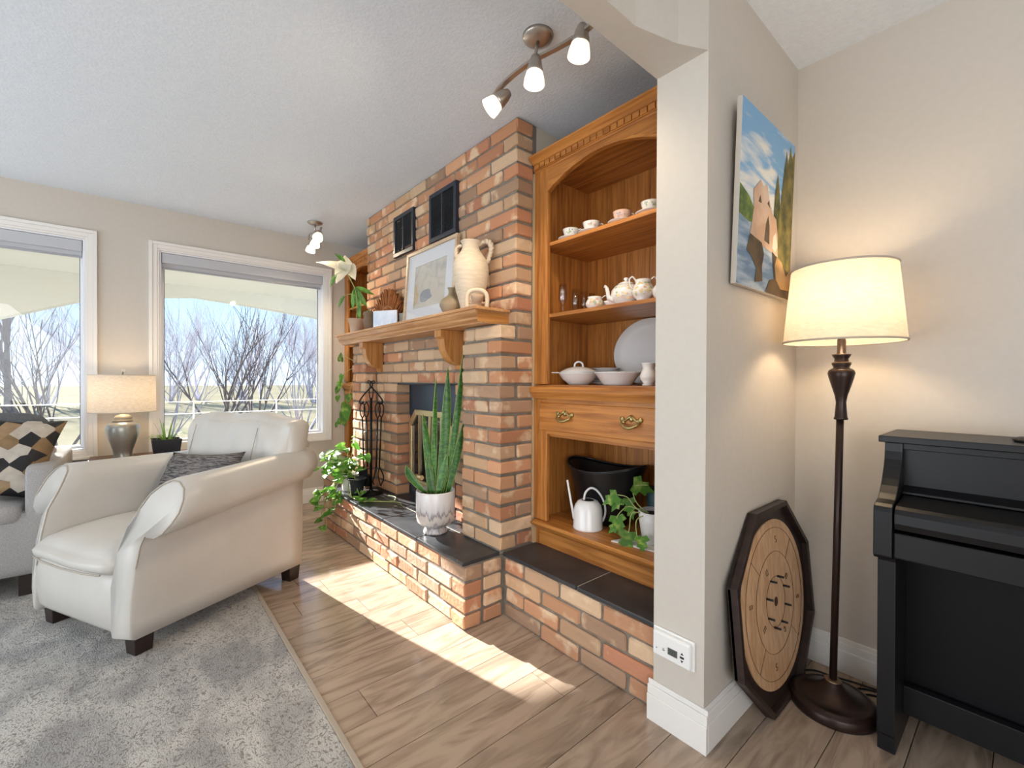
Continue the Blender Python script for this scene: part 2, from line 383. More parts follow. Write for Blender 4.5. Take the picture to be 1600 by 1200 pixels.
# ------------------------------------------------------------------ brickwork
CH = .0746; JT = .013
BM = {}
def brick_mesh(lx, ly, lz=CH - JT):
    key = (round(lx, 3), round(ly, 3), round(lz, 3))
    if key not in BM:
        L_ = []
        for v in range(3 if min(lx, ly) > .05 else 2):
            bm = bmesh.new(); bmesh.ops.create_cube(bm, size=1)
            for q in bm.verts: q.co = Vector(((q.co.x + .5) * lx, (q.co.y + .5) * ly, (q.co.z + .5) * lz))
            bmesh.ops.bevel(bm, geom=list(bm.edges), offset=.0065, segments=1, profile=.6, affect='EDGES')
            for q in bm.verts: q.co += Vector((random.uniform(-.0024, .0024) for _ in range(3)))
            me = bpy.data.meshes.new('brick'); bm.to_mesh(me); bm.free(); me.materials.append(BRICK); L_.append(me)
        BM[key] = L_
    return random.choice(BM[key])
def brick(parent, x0, x1, y0, y1, z0, jit=.0045):
    jx = random.uniform(-jit, jit); jy = random.uniform(-jit, jit)
    put(brick_mesh(x1 - x0, y1 - y0), 'brick', parent, (x0 + jx * .4, y0 + jy, z0), (0, random.uniform(-.004, .004), random.uniform(-.006, .006)))
def course(parent, x0, x1, y0, y1, z, first):
    # run along x from right (x1) to left; first = length of the first brick
    x = x1; ln = first
    while x > x0 + .02:
        a = max(x0, x - ln)
        if a - x0 < .035: a = x0
        brick(parent, a, x, y0, y1, z); x = a - JT; ln = .215
import bmesh
Z0 = .311
fp = thing('brick_fireplace', 'floor-to-ceiling orange brick fireplace and chimney breast with brass glass doors', 'fireplace', (-2.64, 1.5, Z0))
XL, XR, YU, YP = -3.55, -1.682, 1.458, 1.36
mo = B()
mo.box(XL + .01, XR - .009, YU + .010, 1.60, 1.43, 2.475).box(-3.355, -2.005, YU + .010, 1.60, 1.132, 1.43)           # upper core
mo.box(-3.60, -3.355, YP + .01, 1.575, Z0, 1.43).box(-2.005, XR - .009, YP + .01, 1.60, Z0, 1.43)
mo.box(-3.355, -3.016, YU + .01, 1.575, Z0, 1.132).box(-2.225, -2.005, YU + .01, 1.575, Z0, 1.132)
mo.build('mortar', MORTAR, fp)
for i in range(15, 29):      # upper front, header returns show on the right side
    course(fp, XL, XR, YU, YU + .112, Z0 + i * CH + JT / 2, .215 if i % 2 == 0 else .107)
for i in range(15):
    z = Z0 + i * CH + JT / 2; e = i % 2 == 0
    # right pier
    if e:
        brick(fp, -1.897, XR, YP, YP + .1, z); brick(fp, -2.011, -1.91, YP, YP + .1, z); brick(fp, XR - .1, XR, YP + .113, 1.575, z)
    else:
        brick(fp, XR - .1, XR, YP, YP + .213, z); brick(fp, -2.011, XR - .113, YP, YP + .1, z)
    # left pier
    if e: brick(fp, -3.447, -3.347, YP, YP + .1, z); brick(fp, -3.60, -3.46, YP, YP + .1, z)
    else: brick(fp, -3.522, -3.347, YP, YP + .1, z); brick(fp, -3.60, -3.535, YP, YP + .1, z)
    # panel around the opening
    if i < 11:
        if e: brick(fp, -3.218, -3.005, YU, YU + .112, z); brick(fp, -3.34, -3.231, YU, YU + .112, z)
        else: brick(fp, -3.105, -3.005, YU, YU + .112, z); brick(fp, -3.34, -3.118, YU, YU + .112, z)
        brick(fp, -2.233, -2.02 if e else -2.13, YU, YU + .112, z)
        if not e: brick(fp, -2.117, -2.015, YU, YU + .112, z)
    else:
        course(fp, -3.34, -2.02, YU, YU + .112, z, .12 if e else .22)
B().box(-3.06, -2.18, YU + .012, YU + .10, 1.120, 1.1335).build('lintel', BLACKM, fp)
ins = B().box(-3.02, -2.22, 1.571, 1.60, Z0, 1.132).build('surround_panel', mat('steel_blue_reflection', (.055, .075, .105), .35, .4), fp)  # dark metal plate with a bluish reflection put into its colour
fr = [(-2.985, .40), (-2.985, .845), (-2.895, .942), (-2.49, .942), (-2.40, .845), (-2.40, .40)]
def ring(poly, t):
    n = len(poly); cx = sum(p[0] for p in poly) / n; cz = sum(p[1] for p in poly) / n
    sx = (max(p[0] for p in poly) - min(p[0] for p in poly)) / 2; sz = (max(p[1] for p in poly) - min(p[1] for p in poly)) / 2
    mx_ = (max(p[0] for p in poly) + min(p[0] for p in poly)) / 2; mz = (max(p[1] for p in poly) + min(p[1] for p in poly)) / 2
    return [(mx_ + (p[0] - mx_) * (1 - t / sx), mz + (p[1] - mz) * (1 - t / sz)) for p in poly]
b = B(); inn = ring(fr, .04); n = len(fr)
for i in range(n): b.prism([fr[i], fr[(i + 1) % n], inn[(i + 1) % n], inn[i]], 1.545, 1.572, 'y')
df = b.build('door_frame', BRASS, fp, .004, label='brass frame of the glass doors')
for xx in (-2.84, -2.70, -2.685, -2.545): B().box(xx - .007, xx + .007, 1.549, 1.566, .44, .905).build('mullion', BRASS, df)
B().prism(inn, 1.560, 1.566, 'y').build('glass', mat('dark_glass', (.012, .012, .014), .06, spec=.9), df)
b = B().box(-2.80, -2.775, 1.53, 1.55, .47, .482).tube([(-2.83, 1.52, .476), (-2.74, 1.52, .476)], .016, 10); b.build('orange_piece', BRASS, fp, label='orange-yellow piece below the doors')  # unidentified orange-yellow piece, shaped as a small brass bar
# vents high on the chimney
for k, (x0, x1, z0, z1) in enumerate([(-3.02, -2.722, 2.035, 2.325), (-2.51, -2.20, 2.022, 2.328)]):
    v = thing('air_vent', ['black louvred warm-air vent high on the chimney, left of the two', 'black louvred warm-air vent high on the chimney, right of the two'][k], 'vent', ((x0 + x1) / 2, YU, z0), group='chimney air vents')
    VM = mat('vent_black', (.035, .042, .06), .4, .4)
    b = B(); y0 = YU - .022
    b.box(x0, x1, y0, YU + .004, z0, z0 + .028).box(x0, x1, y0, YU + .004, z1 - .028, z1).box(x0, x0 + .028, y0, YU + .004, z0 + .028, z1 - .028).box(x1 - .028, x1, y0, YU + .004, z0 + .028, z1 - .028)
    b.build('frame', VM, v, .003)
    B().box(x0 + .02, x1 - .02, YU - .004, YU + .002, z0 + .02, z1 - .02).build('back', mat('vent_back_black', (.005, .005, .006), .9), v)  # near-black plate behind the louvres
    b = B(); zz = z0 + .035
    while zz < z1 - .032:
        b.cb(((x0 + x1) / 2, YU - .012, zz), (x1 - x0 - .056, .012, .002), Matrix.Rotation(R(35), 3, 'X')); zz += .0085
    o = b.build('louvre', VM, v); o['kind'] = 'stuff'
    xm = (x0 + x1) / 2
    B().box(xm - .003, xm + .003, YU - .0235, YU - .004, z0 + .028, z1 - .028).build('divider', mat('vent_edge', (.12, .12, .14), .4, .6), v)
# ------------------------------------------------------------------ raised hearth
he = thing('raised_hearth', 'raised brick hearth with dark slate top running below fireplace and bookcases', 'hearth', (-2.6, 1.5, 0))
B().box(-1.692, -1.677, 1.577, 1.604, Z0, 2.22).build('edge_trim', mat('edge_trim', (.58, .42, .24), .5), fp)
HX0, HX1, HY = -3.63, -1.682, 1.152
mo = B().box(HX0 + .01, HX1 - .009, HY + .01, 1.60, 0, .294).box(-1.70, -.834, 1.39, 1.998, 0, .294).box(-4.399, HX0 + .02, 1.39, 1.998, 0, .294)
mo.build('mortar', MORTAR, he)
for i in range(4):
    z = i * .0735 + .004; e = i % 2 == 1
    if e:
        course(he, HX0, HX1, HY, HY + .1, z, .215)
        brick(he, HX1 - .1, HX1, HY + .113, 1.372, z)
    else:
        course(he, HX0, HX1 - .113 if False else HX1, HY, HY + .1, z, .107)
        brick(he, HX1 - .1, HX1, HY + .113, 1.372, z)
    course(he, -1.666, -.836, 1.38, 1.46, z, [.12, .235, .12, .235][i])
    course(he, -4.395, HX0 - .005, 1.38, 1.46, z, [.12, .235, .12, .235][i])
def tile(x0, x1, y0, y1):
    B().box(x0 + .0025, x1 - .0025, y0 + .0025, y1 - .0025, .293, Z0).build('slate_tile', SLATE, he, .004)
for a, b in [(-1.69, -2.13), (-2.13, -2.55), (-2.55, -2.97), (-2.97, -3.39), (-3.39, -3.64)]:
    tile(b, a + .0, HY - .006, 1.372)
for a, b in [(-2.02, -2.30), (-2.30, -2.72), (-2.72, -3.14), (-3.14, -3.345)]: tile(b, a, 1.372, 1.60)
tile(-1.68, -1.205, 1.374, 1.62); tile(-1.205, -.836, 1.374, 1.62)
tile(-4.395, -4.0, 1.374, 1.62); tile(-4.0, -3.645, 1.374, 1.62)
g_ = B().box(-1.68, -.836, 1.386, 1.62, .291, .3085).box(-3.64, -1.70, HY + .008, 1.60, .291, .3085).box(-4.395, -3.64, 1.386, 1.62, .291, .3085)
g_.build('grout', mat('grout', (.42, .38, .31), .9), he)
# ------------------------------------------------------------------ mantel
mt = thing('mantel_shelf', 'long oak mantel shelf with moulded edge and two curved brackets', 'mantel', (-2.68, 1.4, 1.438))
B().box(-3.66, -1.722, 1.235, 1.456, 1.494, 1.510).build('shelf_board', MX, mt, .004)
prof = [(1.456, 1.494), (1.249, 1.494), (1.252, 1.482), (1.266, 1.470), (1.262, 1.466), (1.270, 1.462), (1.274, 1.452), (1.292, 1.440), (1.292, 1.434), (1.456, 1.434)]
B().prism(prof, -3.646, -1.738, 'x').build('moulding', MX, mt)
B().box(-1.740, -1.7365, 1.262, 1.456, 1.438, 1.490).build('end_moulding', MY, mt)
pr = [(1.295, 1.434), (1.456, 1.434), (1.456, 1.215), (1.436, 1.215), (1.428, 1.24)] + [(1.428 - .113 * math.sin(R(a)), 1.24 + .145 * (1 - math.cos(R(a)))) for a in range(15, 91, 15)] + [(1.295, 1.395)]
for xx in (-3.265, -2.165):
    B().prism(pr, xx - .035, xx + .035, 'x').build('bracket', MZ, mt, .003)
# ------------------------------------------------------------------ bookcases
def bookcase(x0, x1, name, label, full=True):
    t = thing(name, label, 'bookcase', ((x0 + x1) / 2, 1.8, Z0))
    yF, yB = 1.58, 1.99; st = .095
    for a, b in ((x0, x0 + .02), (x1 - .02, x1)): B().box(a, b, yF + .018, yB, Z0, 2.24).build('side_panel', OZ, t)
    for i in range(6):
        w_ = (x1 - x0 - .04) / 6; a = x0 + .02 + i * w_
        B().box(a + .001, a + w_ - .001, yB - .012, yB, Z0 + .13, 1.12).build('back_board', OZ, t)
        B().box(a + .001, a + w_ - .001, yB - .012, yB, 1.12, 2.24).build('back_board', OZ, t)
    for a, b in ((x0, x0 + st), (x1 - st, x1)):
        B().box(a, b, yF, yF + .018, 1.135, 2.225).build('stile', OZ, t, .0015)
        B().box(a, b, yF, yF + .018, .445, 1.06).build('stile', OZ, t, .0015)
    # arched head rail
    xm = (x0 + x1) / 2; hw = (x1 - x0) / 2 - st; n = 16
    top = [(x1 - st, 2.235), (x0 + st, 2.235)]
    for nm, y0, y1, dz in (('arched_rail', yF, yF + .018, 0), ('arch_bead', yF - .007, yF + .019, None)):
        b = B()
        for i in range(n):
            ua, ub = -1 + 2 * i / n, -1 + 2 * (i + 1) / n
            za, zb = 2.186 - .085 * ua * ua, 2.186 - .085 * ub * ub
            if dz is None: b.prism([(xm + ua * hw, za - .004), (xm + ub * hw, zb - .004), (xm + ub * hw, zb + .008), (xm + ua * hw, za + .008)], y0, y1, 'y')
            else: b.prism([(xm + ua * hw, za), (xm + ub * hw, zb), (xm + ub * hw, 2.225), (xm + ua * hw, 2.225)], y0, y1, 'y')
        b.build(nm, OX, t)
    cp = [(1.99, 2.216), (yF - .002, 2.216), (yF - .006, 2.222), (yF - .012, 2.224), (yF - .012, 2.252), (yF - .020, 2.255), (yF - .028, 2.264), (yF - .045, 2.276), (yF - .05, 2.279), (yF - .05, 2.287), (1.99, 2.287)]
    cr = B().prism(cp, x0 + .002, x1 - .002, 'x').build('cornice', OX, t)
    k = 0; xx = x0 + .015
    while xx < x1 - .03:
        B().box(xx, xx + .030, yF - .018, yF - .010, 2.227, 2.251).build('dentil', OX, cr); xx += .0365; k += 1
    for z in (1.828, 1.470): B().box(x0 + .02, x1 - .02, yF + .012, yB - .012, z, z + .018).build('shelf', OX, t, .002)
    B().box(x0 + .02, x1 - .02, yF + .02, yB - .012, 2.235, 2.25).build('top_panel', OX, t)
    c = B().prism([(1.99, 1.122), (yF - .028, 1.122), (yF - .034, 1.112), (yF - .032, 1.095), (yF - .026, 1.086), (yF - .022, 1.083), (yF - .014, 1.070), (yF - .012, 1.062), (1.99, 1.062)], x0 + .002, x1 - .002, 'x')
    c.build('counter', OX, t)
    B().box(x0 + .002, x1 - .002, yF + .01, 1.99, 1.122, 1.131).build('counter_riser', OX, t)
    B().box(x0 + st, x1 - st, yF + .0005, yF + .018, 1.04, 1.062).build('rail', OX, t)
    B().box(x0 + st, x1 - st, yF + .0005, yF + .018, .886, .912).build('rail', OX, t)
    dr = B().box(x0 + .055, x1 - .055, yF - .018, yF + .006, .905, 1.042).build('drawer', OX, t, .005, label='wide drawer below the counter')
    for hx in ((x0 + x1) / 2 - .185, (x0 + x1) / 2 + .185):
        h = B(); y_ = yF - .021
        for s in (-1, 1):
            h.ball((hx + s * .044, y_, .992), .012, 8, 6, 1, .6, 1).ball((hx + s * .036, y_ - .004, .980), .008, 8, 6, 1, .6, 1)
            h.tube([(hx + s * .05, y_, 1.0), (hx + s * .03, y_ - .002, .985), (hx + s * .013, y_ - .003, .998), (hx, y_, 1.008)], .0055, 6)
        h.ball((hx, y_, .995), .012, 8, 6, 1, .5, 1.1)
        h.tube([(hx - .042, y_, .985), (hx - .038, y_ - .018, .972), (hx - .018, y_ - .022, .962), (hx, y_ - .023, .958), (hx + .018, y_ - .022, .962), (hx + .038, y_ - .018, .972), (hx + .042, y_, .985)], [.004, .005, .006, .007, .006, .005, .004], 8)
        h.build('handle', OLDBRASS, dr, label='ornate brass bail handle')
    B().box(x0 + .02, x1 - .02, yF - .03, yB - .012, .425, .443).build('bottom_shelf', OX, t, .003)
    B().prism([(1.99, .427), (yF - .028, .427), (yF - .018, .412), (yF + .006, .400), (yF + .010, .393), (yF + .022, .385), (yF + .022, Z0), (1.99, Z0)], x0 + .002, x1 - .002, 'x').build('plinth', OX, t)
    B().box(x0 + .02, x1 - .02, yF + .02, yB - .012, .872, .886).build('drawer_floor', OX, t)
    return t
bookcase(-1.676, -.838, 'built_in_bookcase', 'golden oak built-in bookcase right of the fireplace, holding china and a watering can')
bookcase(-4.392, -3.56, 'built_in_bookcase', 'golden oak built-in bookcase in the corner left of the fireplace, mostly hidden')
# ------------------------------------------------------------------ armchair
LEA = mat('ivory_leather', (.565, .54, .50), .36, 0, (.53, .505, .465), 5, bump=.10, bscale=30, spec=.45)
PIPE = mat('leather_piping', (.42, .37, .31), .45)
DLEG = mat('espresso_wood', (.022, .012, .010), .35)
ac = thing('armchair', 'ivory leather armchair with rolled arms and dark block feet', 'armchair', (-3.03, -.31, 0), math.atan2(.459, .888))
def rbox(b, x0, x1, y0, y1, z0, z1, r=.04, puff=0, nx=8, ny=8, nz=4, fn=None):
    # rounded, puffed box made from a subdivided shell
    import itertools
    cx, cy, cz = (x0 + x1) / 2, (y0 + y1) / 2, (z0 + z1) / 2; hx, hy, hz = (x1 - x0) / 2, (y1 - y0) / 2, (z1 - z0) / 2
    def P(a, c, e):
        # a,c,e in -1..1
        p = Vector((a * hx, c * hy, e * hz)); r_ = min(r, hx, hy, hz)
        q = Vector((max(-hx + r_, min(hx - r_, p.x)), max(-hy + r_, min(hy - r_, p.y)), max(-hz + r_, min(hz - r_, p.z))))
        d = p - q
        if d.length > 1e-6: p = q + d.normalized() * r_
        if puff:
            k = puff * (1 - abs(a) ** 2.5) * (1 - abs(c) ** 2.5)
            kz = puff * (1 - abs(a) ** 2.5) * (1 - abs(e) ** 2.5); kx = puff * (1 - abs(c) ** 2.5) * (1 - abs(e) ** 2.5)
            if isinstance(puff, float): p += Vector((a * kx * .6, c * kz * .8, e * k))
        p += Vector((cx, cy, cz))
        return fn(p, a, c, e) if fn else p
    def S(n): return [math.sin(math.pi / 2 * (-1 + 2 * i / n)) for i in range(n + 1)]
    X_, Y_, Z_ = S(nx), S(ny), S(nz)
    for e, rev in ((-1, 0), (1, 1)):
        vs = [P(a, c, e) for c in Y_ for a in X_]; fs = []
        for j in range(ny):
            for i in range(nx):
                f = (j * (nx + 1) + i, (j + 1) * (nx + 1) + i, (j + 1) * (nx + 1) + i + 1, j * (nx + 1) + i + 1); fs.append(f[::-1] if rev else f)
        b.add(vs, fs, True)
    for c, rev in ((-1, 0), (1, 1)):
        vs = [P(a, c, e) for e in Z_ for a in X_]; fs = []
        for j in range(nz):
            for i in range(nx):
                f = (j * (nx + 1) + i, j * (nx + 1) + i + 1, (j + 1) * (nx + 1) + i + 1, (j + 1) * (nx + 1) + i); fs.append(f[::-1] if rev else f)
        b.add(vs, fs, True)
    for a, rev in ((-1, 0), (1, 1)):
        vs = [P(a, c, e) for e in Z_ for c in Y_]; fs = []
        for j in range(nz):
            for i in range(ny):
                f = (j * (ny + 1) + i, (j + 1) * (ny + 1) + i, (j + 1) * (ny + 1) + i + 1, j * (ny + 1) + i + 1); fs.append(f[::-1] if rev else f)
        b.add(vs, fs, True)
    return b
def weld(o, d=.0008):
    bm = bmesh.new(); bm.from_mesh(o.data); bmesh.ops.remove_doubles(bm, verts=bm.verts, dist=d); bmesh.ops.recalc_face_normals(bm, faces=bm.faces); bm.to_mesh(o.data); bm.free()
    for p in o.data.polygons: p.use_smooth = True
    return o
AW = .72
def arm(side):
    # cross-section in (u,z) for the right arm, outline from inner bottom round the roll to outer bottom
    sec = [(.655, .12), (.650, .30), (.655, .44), (.668, .54)] + [(.792 + .113 * math.cos(R(a)), .615 + .113 * math.sin(R(a))) for a in (176, 150, 125, 100, 75, 50, 25, 0, -25, -50, -75, -100)] + [(.757, .512), (.748, .47), (.748, .38), (.746, .26), (.742, .16), (.738, .088), (.66, .088)]
    FZ = [(.05, -.048), (.20, -.056), (.33, -.048), (.42, -.034), (.53, -.010), (.59, .018), (.66, .050), (.70, .070), (.76, .090)]
    def front(z, u_):
        for (a, va_), (b_, vb) in zip(FZ[:-1], FZ[1:]):
            if z <= b_: return va_ + (vb - va_) * max(0, (z - a)) / (b_ - a) + .030 * max(0, min(1, (u_ - .66) / .10))
        return .1
    b = B(); n = len(sec); N = 9
    cu, cz = .73, .40
    rings = []
    for k in range(N + 1):
        t = k / N; ring_ = []
        for (u_, z_) in sec:
            f0 = front(z_, u_); v = f0 + (.80 - f0) * t; lift = t * (.105 * max(0, min(1, (z_ - .40) / .12)) - (.068 if side > 0 else .125) * max(0, min(1, (z_ - .52) / .2)))
            uu = u_ - t * .042 * max(0, min(1, (u_ - .78) / .12)); ring_.append(((uu if side > 0 else AW - uu), v, z_ + lift))
        rings.append(ring_)
    # softened front cap
    def sh(ring_, s, dv):
        c0 = sum(p[0] for p in ring_) / n
        out_ = []
        for (u_, v, z_) in ring_:
            # move toward a medial line
            z1 = z_ + (0.0 if .16 < z_ < .6 else (-.012 if z_ >= .6 else .01)) * s
            um = (.70 + max(0, (z_ - .42)) * .33); um = um if side > 0 else AW - um
            out_.append((u_ + (um - u_) * .07 * s, v + dv, z1))
        return out_
    allr = [sh(rings[0], 1.6, -.020), sh(rings[0], .7, -.013)] + rings
    vs = [p for r_ in allr for p in r_]; fs = []
    for k in range(len(allr) - 1):
        for i in range(n): fs.append((k * n + i, k * n + (i + 1) % n, (k + 1) * n + (i + 1) % n, (k + 1) * n + i))
    fs.append(tuple(range(n))); fs.append(tuple(range((len(allr) - 1) * n, len(allr) * n)))
    b.add(vs, fs, True); o = b.build('arm', LEA, ac, local=True); weld(o)
    pp = B(); pl = [Vector(p) for p in allr[1]]
    pp.tube([(p.x, p.y - .003, p.z) for p in pl[1:19]] , .0032, 5, False)
    pp.build('piping', PIPE, o, local=True)
    return o
arm(1); arm(-1)
weld(rbox(B(), .05, .67, -.045, .80, .085, .36, .04, fn=lambda p, a, c, e: Vector((p.x, p.y - (.030 * (1 - ((p.z - .23) / .15) ** 2) if c < -.9 else 0), p.z))).build('seat_base', LEA, ac, local=True))
def seatf(p, a, c, e):
    drop = -.02 * max(0, -c) ** 3 if e > 0 else 0
    return Vector((p.x, p.y, p.z + drop + .004 * math.sin(a * 5 + c * 3)))
weld(rbox(B(), .062, .658, -.088, .60, .335, .445, .05, .028, 12, 12, 6, fn=seatf).build('seat_cushion', LEA, ac, local=True))
B().tube([(.10, -.088, .356), (.14, -.094, .354), (.2, -.099, .352), (.36, -.104, .350), (.52, -.099, .352), (.58, -.094, .354), (.62, -.088, .356)], .004, 6).build('cushion_piping', PIPE, ac, local=True)
weld(rbox(B(), .02, .70, .66, .80, .085, .80, .04, .0, 8, 5, 8, fn=lambda p, a, c, e: Vector((.36 + (p.x - .36) * (1 + .10 * max(0, (p.z - .6) / .2)), p.y + .14 * max(0, p.z - .1), p.z))).build('back_frame', LEA, ac, local=True))
def backf(p, a, c, e):
    lean = (p.z - .42) * .24; kk = .78 + .22 * max(0, min(1, (p.z - .60) / .14)); p = Vector((.375 + (p.x - .375) * kk, p.y, p.z))
    wr = .011 * math.sin(a * 11 + e * 5 + 2 * a * e) * (.5 + .5 * e) + .006 * math.sin(a * 23 - e * 9) * (.6 + .4 * e)
    k = 1
    sag = -.018 * (1 - a * a) * 0 + .01 * math.sin(a * 6) * (e > 0)
    return Vector((.36 + (p.x - .36) * k, p.y + lean + (wr if c < 0 else 0), p.z + sag))
weld(rbox(B(), -.045, .80, .555, .715, .44, .925, .05, .030, 30, 6, 18, fn=backf).build('back_cushion', LEA, ac, local=True))
for uu in (.06, .58):
    B().tube([(uu, .528 + (z - .42) * .24 + .16 * (z - .68) ** 2, z) for z in (.50, .58, .66, .74, .82, .88)], .0022, 5).build('seam', PIPE, ac, local=True)
for uu, vv in ((.01, -.02), (.645, -.02), (.01, .735), (.645, .735)):
    B().add([(uu + a * .075 + (.006 if a == 0 else -.006) * (z == 0), vv + c * .075 + (.006 if c == 0 else -.006) * (z == 0), z) for z in (0, .095) for c in (0, 1) for a in (0, 1)],
            [(0, 2, 3, 1), (4, 5, 7, 6), (0, 1, 5, 4), (2, 6, 7, 3), (0, 4, 6, 2), (1, 3, 7, 5)]).build('leg', DLEG, ac, local=True, bevel=.003)
# cushions -----------------------------------------------------------------
def pillow_mesh(w, h, t, name, m, nn=14, pinch=.10, wr=.0, seedv=1):
    b = B(); rr = random.Random(seedv)
    def F(sgn):
        def f(a, c):
            x_, y_ = 2 * a - 1, 2 * c - 1
            e = ((1 - abs(x_) ** 2.6) * (1 - abs(y_) ** 2.6)); zz = t / 2 * max(0, e) ** .55 * sgn
            px = x_ * w / 2 * (1 - pinch * (1 - y_ * y_) * 1.0 * abs(x_)); py = y_ * h / 2 * (1 - pinch * (1 - x_ * x_) * abs(y_))
            zz += wr * math.sin(x_ * 7 + y_ * 4) * math.sin(y_ * 6 - x_ * 3) * max(0, e)
            return Vector((px, py, zz))
        return f
    b.grid(F(1), nn, nn); n0 = len(b.v)
    g = B().grid(F(-1), nn, nn); b.add(g.v, [f[::-1] for f in g.f], True)
    bm = bmesh.new(); me = b.mesh(name); bm.from_mesh(me); bmesh.ops.remove_doubles(bm, verts=bm.verts, dist=.0004); bm.to_mesh(me); bm.free()
    for p in me.polygons: p.use_smooth = True
    me.materials.append(m); return me
def hexmat():
    m = mat('leather_patches', (.5, .4, .3), .55); t = m.node_tree; L = t.links.new; bs = t.nodes['Principled BSDF']
    tc = t.nodes.new('ShaderNodeTexCoord'); mp = t.nodes.new('ShaderNodeMapping'); mp.inputs['Rotation'].default_value = (0, 0, .5); mp.inputs['Scale'].default_value = (17, 15, 0)
    vo = t.nodes.new('ShaderNodeTexVoronoi'); vo.inputs['Randomness'].default_value = .45; vo.inputs['Scale'].default_value = 1
    sp = t.nodes.new('ShaderNodeSeparateColor'); rp = t.nodes.new('ShaderNodeValToRGB'); rp.color_ramp.interpolation = 'CONSTANT'
    cols = [(0, (.012, .012, .014)), (.2, (.60, .53, .44)), (.38, (.30, .19, .09)), (.56, (.66, .60, .52)), (.72, (.38, .25, .13)), (.88, (.02, .018, .02))]
    el = rp.color_ramp.elements
    while len(el) < len(cols): el.new(.5)
    for e_, (p_, c_) in zip(el, cols): e_.position = p_; e_.color = (*c_, 1)
    nz = t.nodes.new('ShaderNodeTexNoise'); nz.inputs['Scale'].default_value = 22
    mx = t.nodes.new('ShaderNodeMix'); mx.data_type = 'RGBA'; mx.blend_type = 'MULTIPLY'; mx.inputs[0].default_value = .5
    L(tc.outputs['Object'], mp.inputs[0]); L(mp.outputs[0], vo.inputs['Vector']); L(vo.outputs['Color'], sp.inputs[0]); L(sp.outputs[0], rp.inputs[0])
    L(tc.outputs['Object'], nz.inputs['Vector']); L(rp.outputs[0], mx.inputs[6]); L(nz.outputs[0], mx.inputs[7]); L(mx.outputs[2], bs.inputs['Base Color'])
    return m
def place(me, name, x_axis, y_axis, loc, label, cat, group=None):
    xa = Vector(x_axis).normalized(); ya = Vector(y_axis); ya = (ya - xa * ya.dot(xa)).normalized(); za = xa.cross(ya)
    o = bpy.data.objects.new(name, me); COL.objects.link(o); o.matrix_world = Matrix((xa, ya, za)).transposed().to_4x4(); o.location = loc
    return tag(o, label, cat, group)
U_ = Vector((.888, .459, 0)); V_ = Vector((-.459, .888, 0)); O_ = Vector((-3.03, -.31, 0))
STRIPE = mat('grey_knit', (.05, .046, .05), .85, 0, (.22, .195, .18), 6, (3, 34, 3), .44, .56, bump=.8, bscale=14, dist=.6)
place(pillow_mesh(.60, .34, .16, 'lumbar_pillow', STRIPE, wr=.012), 'lumbar_pillow', U_ + Vector((0, 0, .07)), Vector((0, 0, 1)) + V_ * .45, O_ + U_ * .372 + V_ * .445 + Vector((0, 0, .598)),
      'dark grey ribbed lumbar pillow on the ivory armchair', 'pillow')
# ------------------------------------------------------------------ sofa
FAB = mat('grey_tweed', (.40, .385, .375), .95, 0, (.30, .29, .285), 260, detail=2, bump=.5, bscale=300)
FAB2 = mat('slate_fabric', (.13, .14, .155), .9, 0, (.10, .11, .12), 90, bump=.3, bscale=200)
so = thing('sofa', 'light grey tweed sofa under the left window, cut off by the frame edge', 'sofa', (-3.9, -1.3, 0))
weld(rbox(B(), -4.25, -3.38, -2.3, -.325, .125, .46, .035).build('base', FAB, so))
weld(rbox(B(), -4.30, -3.385, -.435, -.315, .2, .69, .022, .0, 6, 4, 6).build('arm', FAB, so))
weld(rbox(B(), -4.30, -3.385, -2.32, -2.2, .2, .685, .045, .004, 12, 5, 6).build('arm', FAB, so))
weld(rbox(B(), -4.32, -4.10, -2.25, -.40, .2, .80, .05).build('back', FAB, so))
for a, b_ in ((-1.31, -.44), (-2.19, -1.32)):
    weld(rbox(B(), -4.08, -3.365, a, b_, .40, .505, .04, .014, 10, 10, 5).build('seat_cushion', FAB, so))
    weld(rbox(B(), -4.12, -3.90, a + .01, b_ + .03, .48, .93, .07, .02, 5, 10, 8).build('back_cushion', FAB2, so, label='slate grey back cushion'))
for xx, yy in ((-3.50, -.46), (-4.2, -.46), (-3.50, -2.25), (-4.2, -2.25)): B().box(xx, xx + .06, yy, yy + .06, 0, .13).build('leg', DLEG, so, .004)
place(pillow_mesh(.46, .46, .15, 'throw_pillow', hexmat(), wr=.006), 'throw_pillow', Vector((.10, 1, -.16)), Vector((-.45, .16, 1)), Vector((-3.60, -.56, .735)),
      'throw pillow of black, tan and cream patches leaning on the sofa arm', 'pillow')
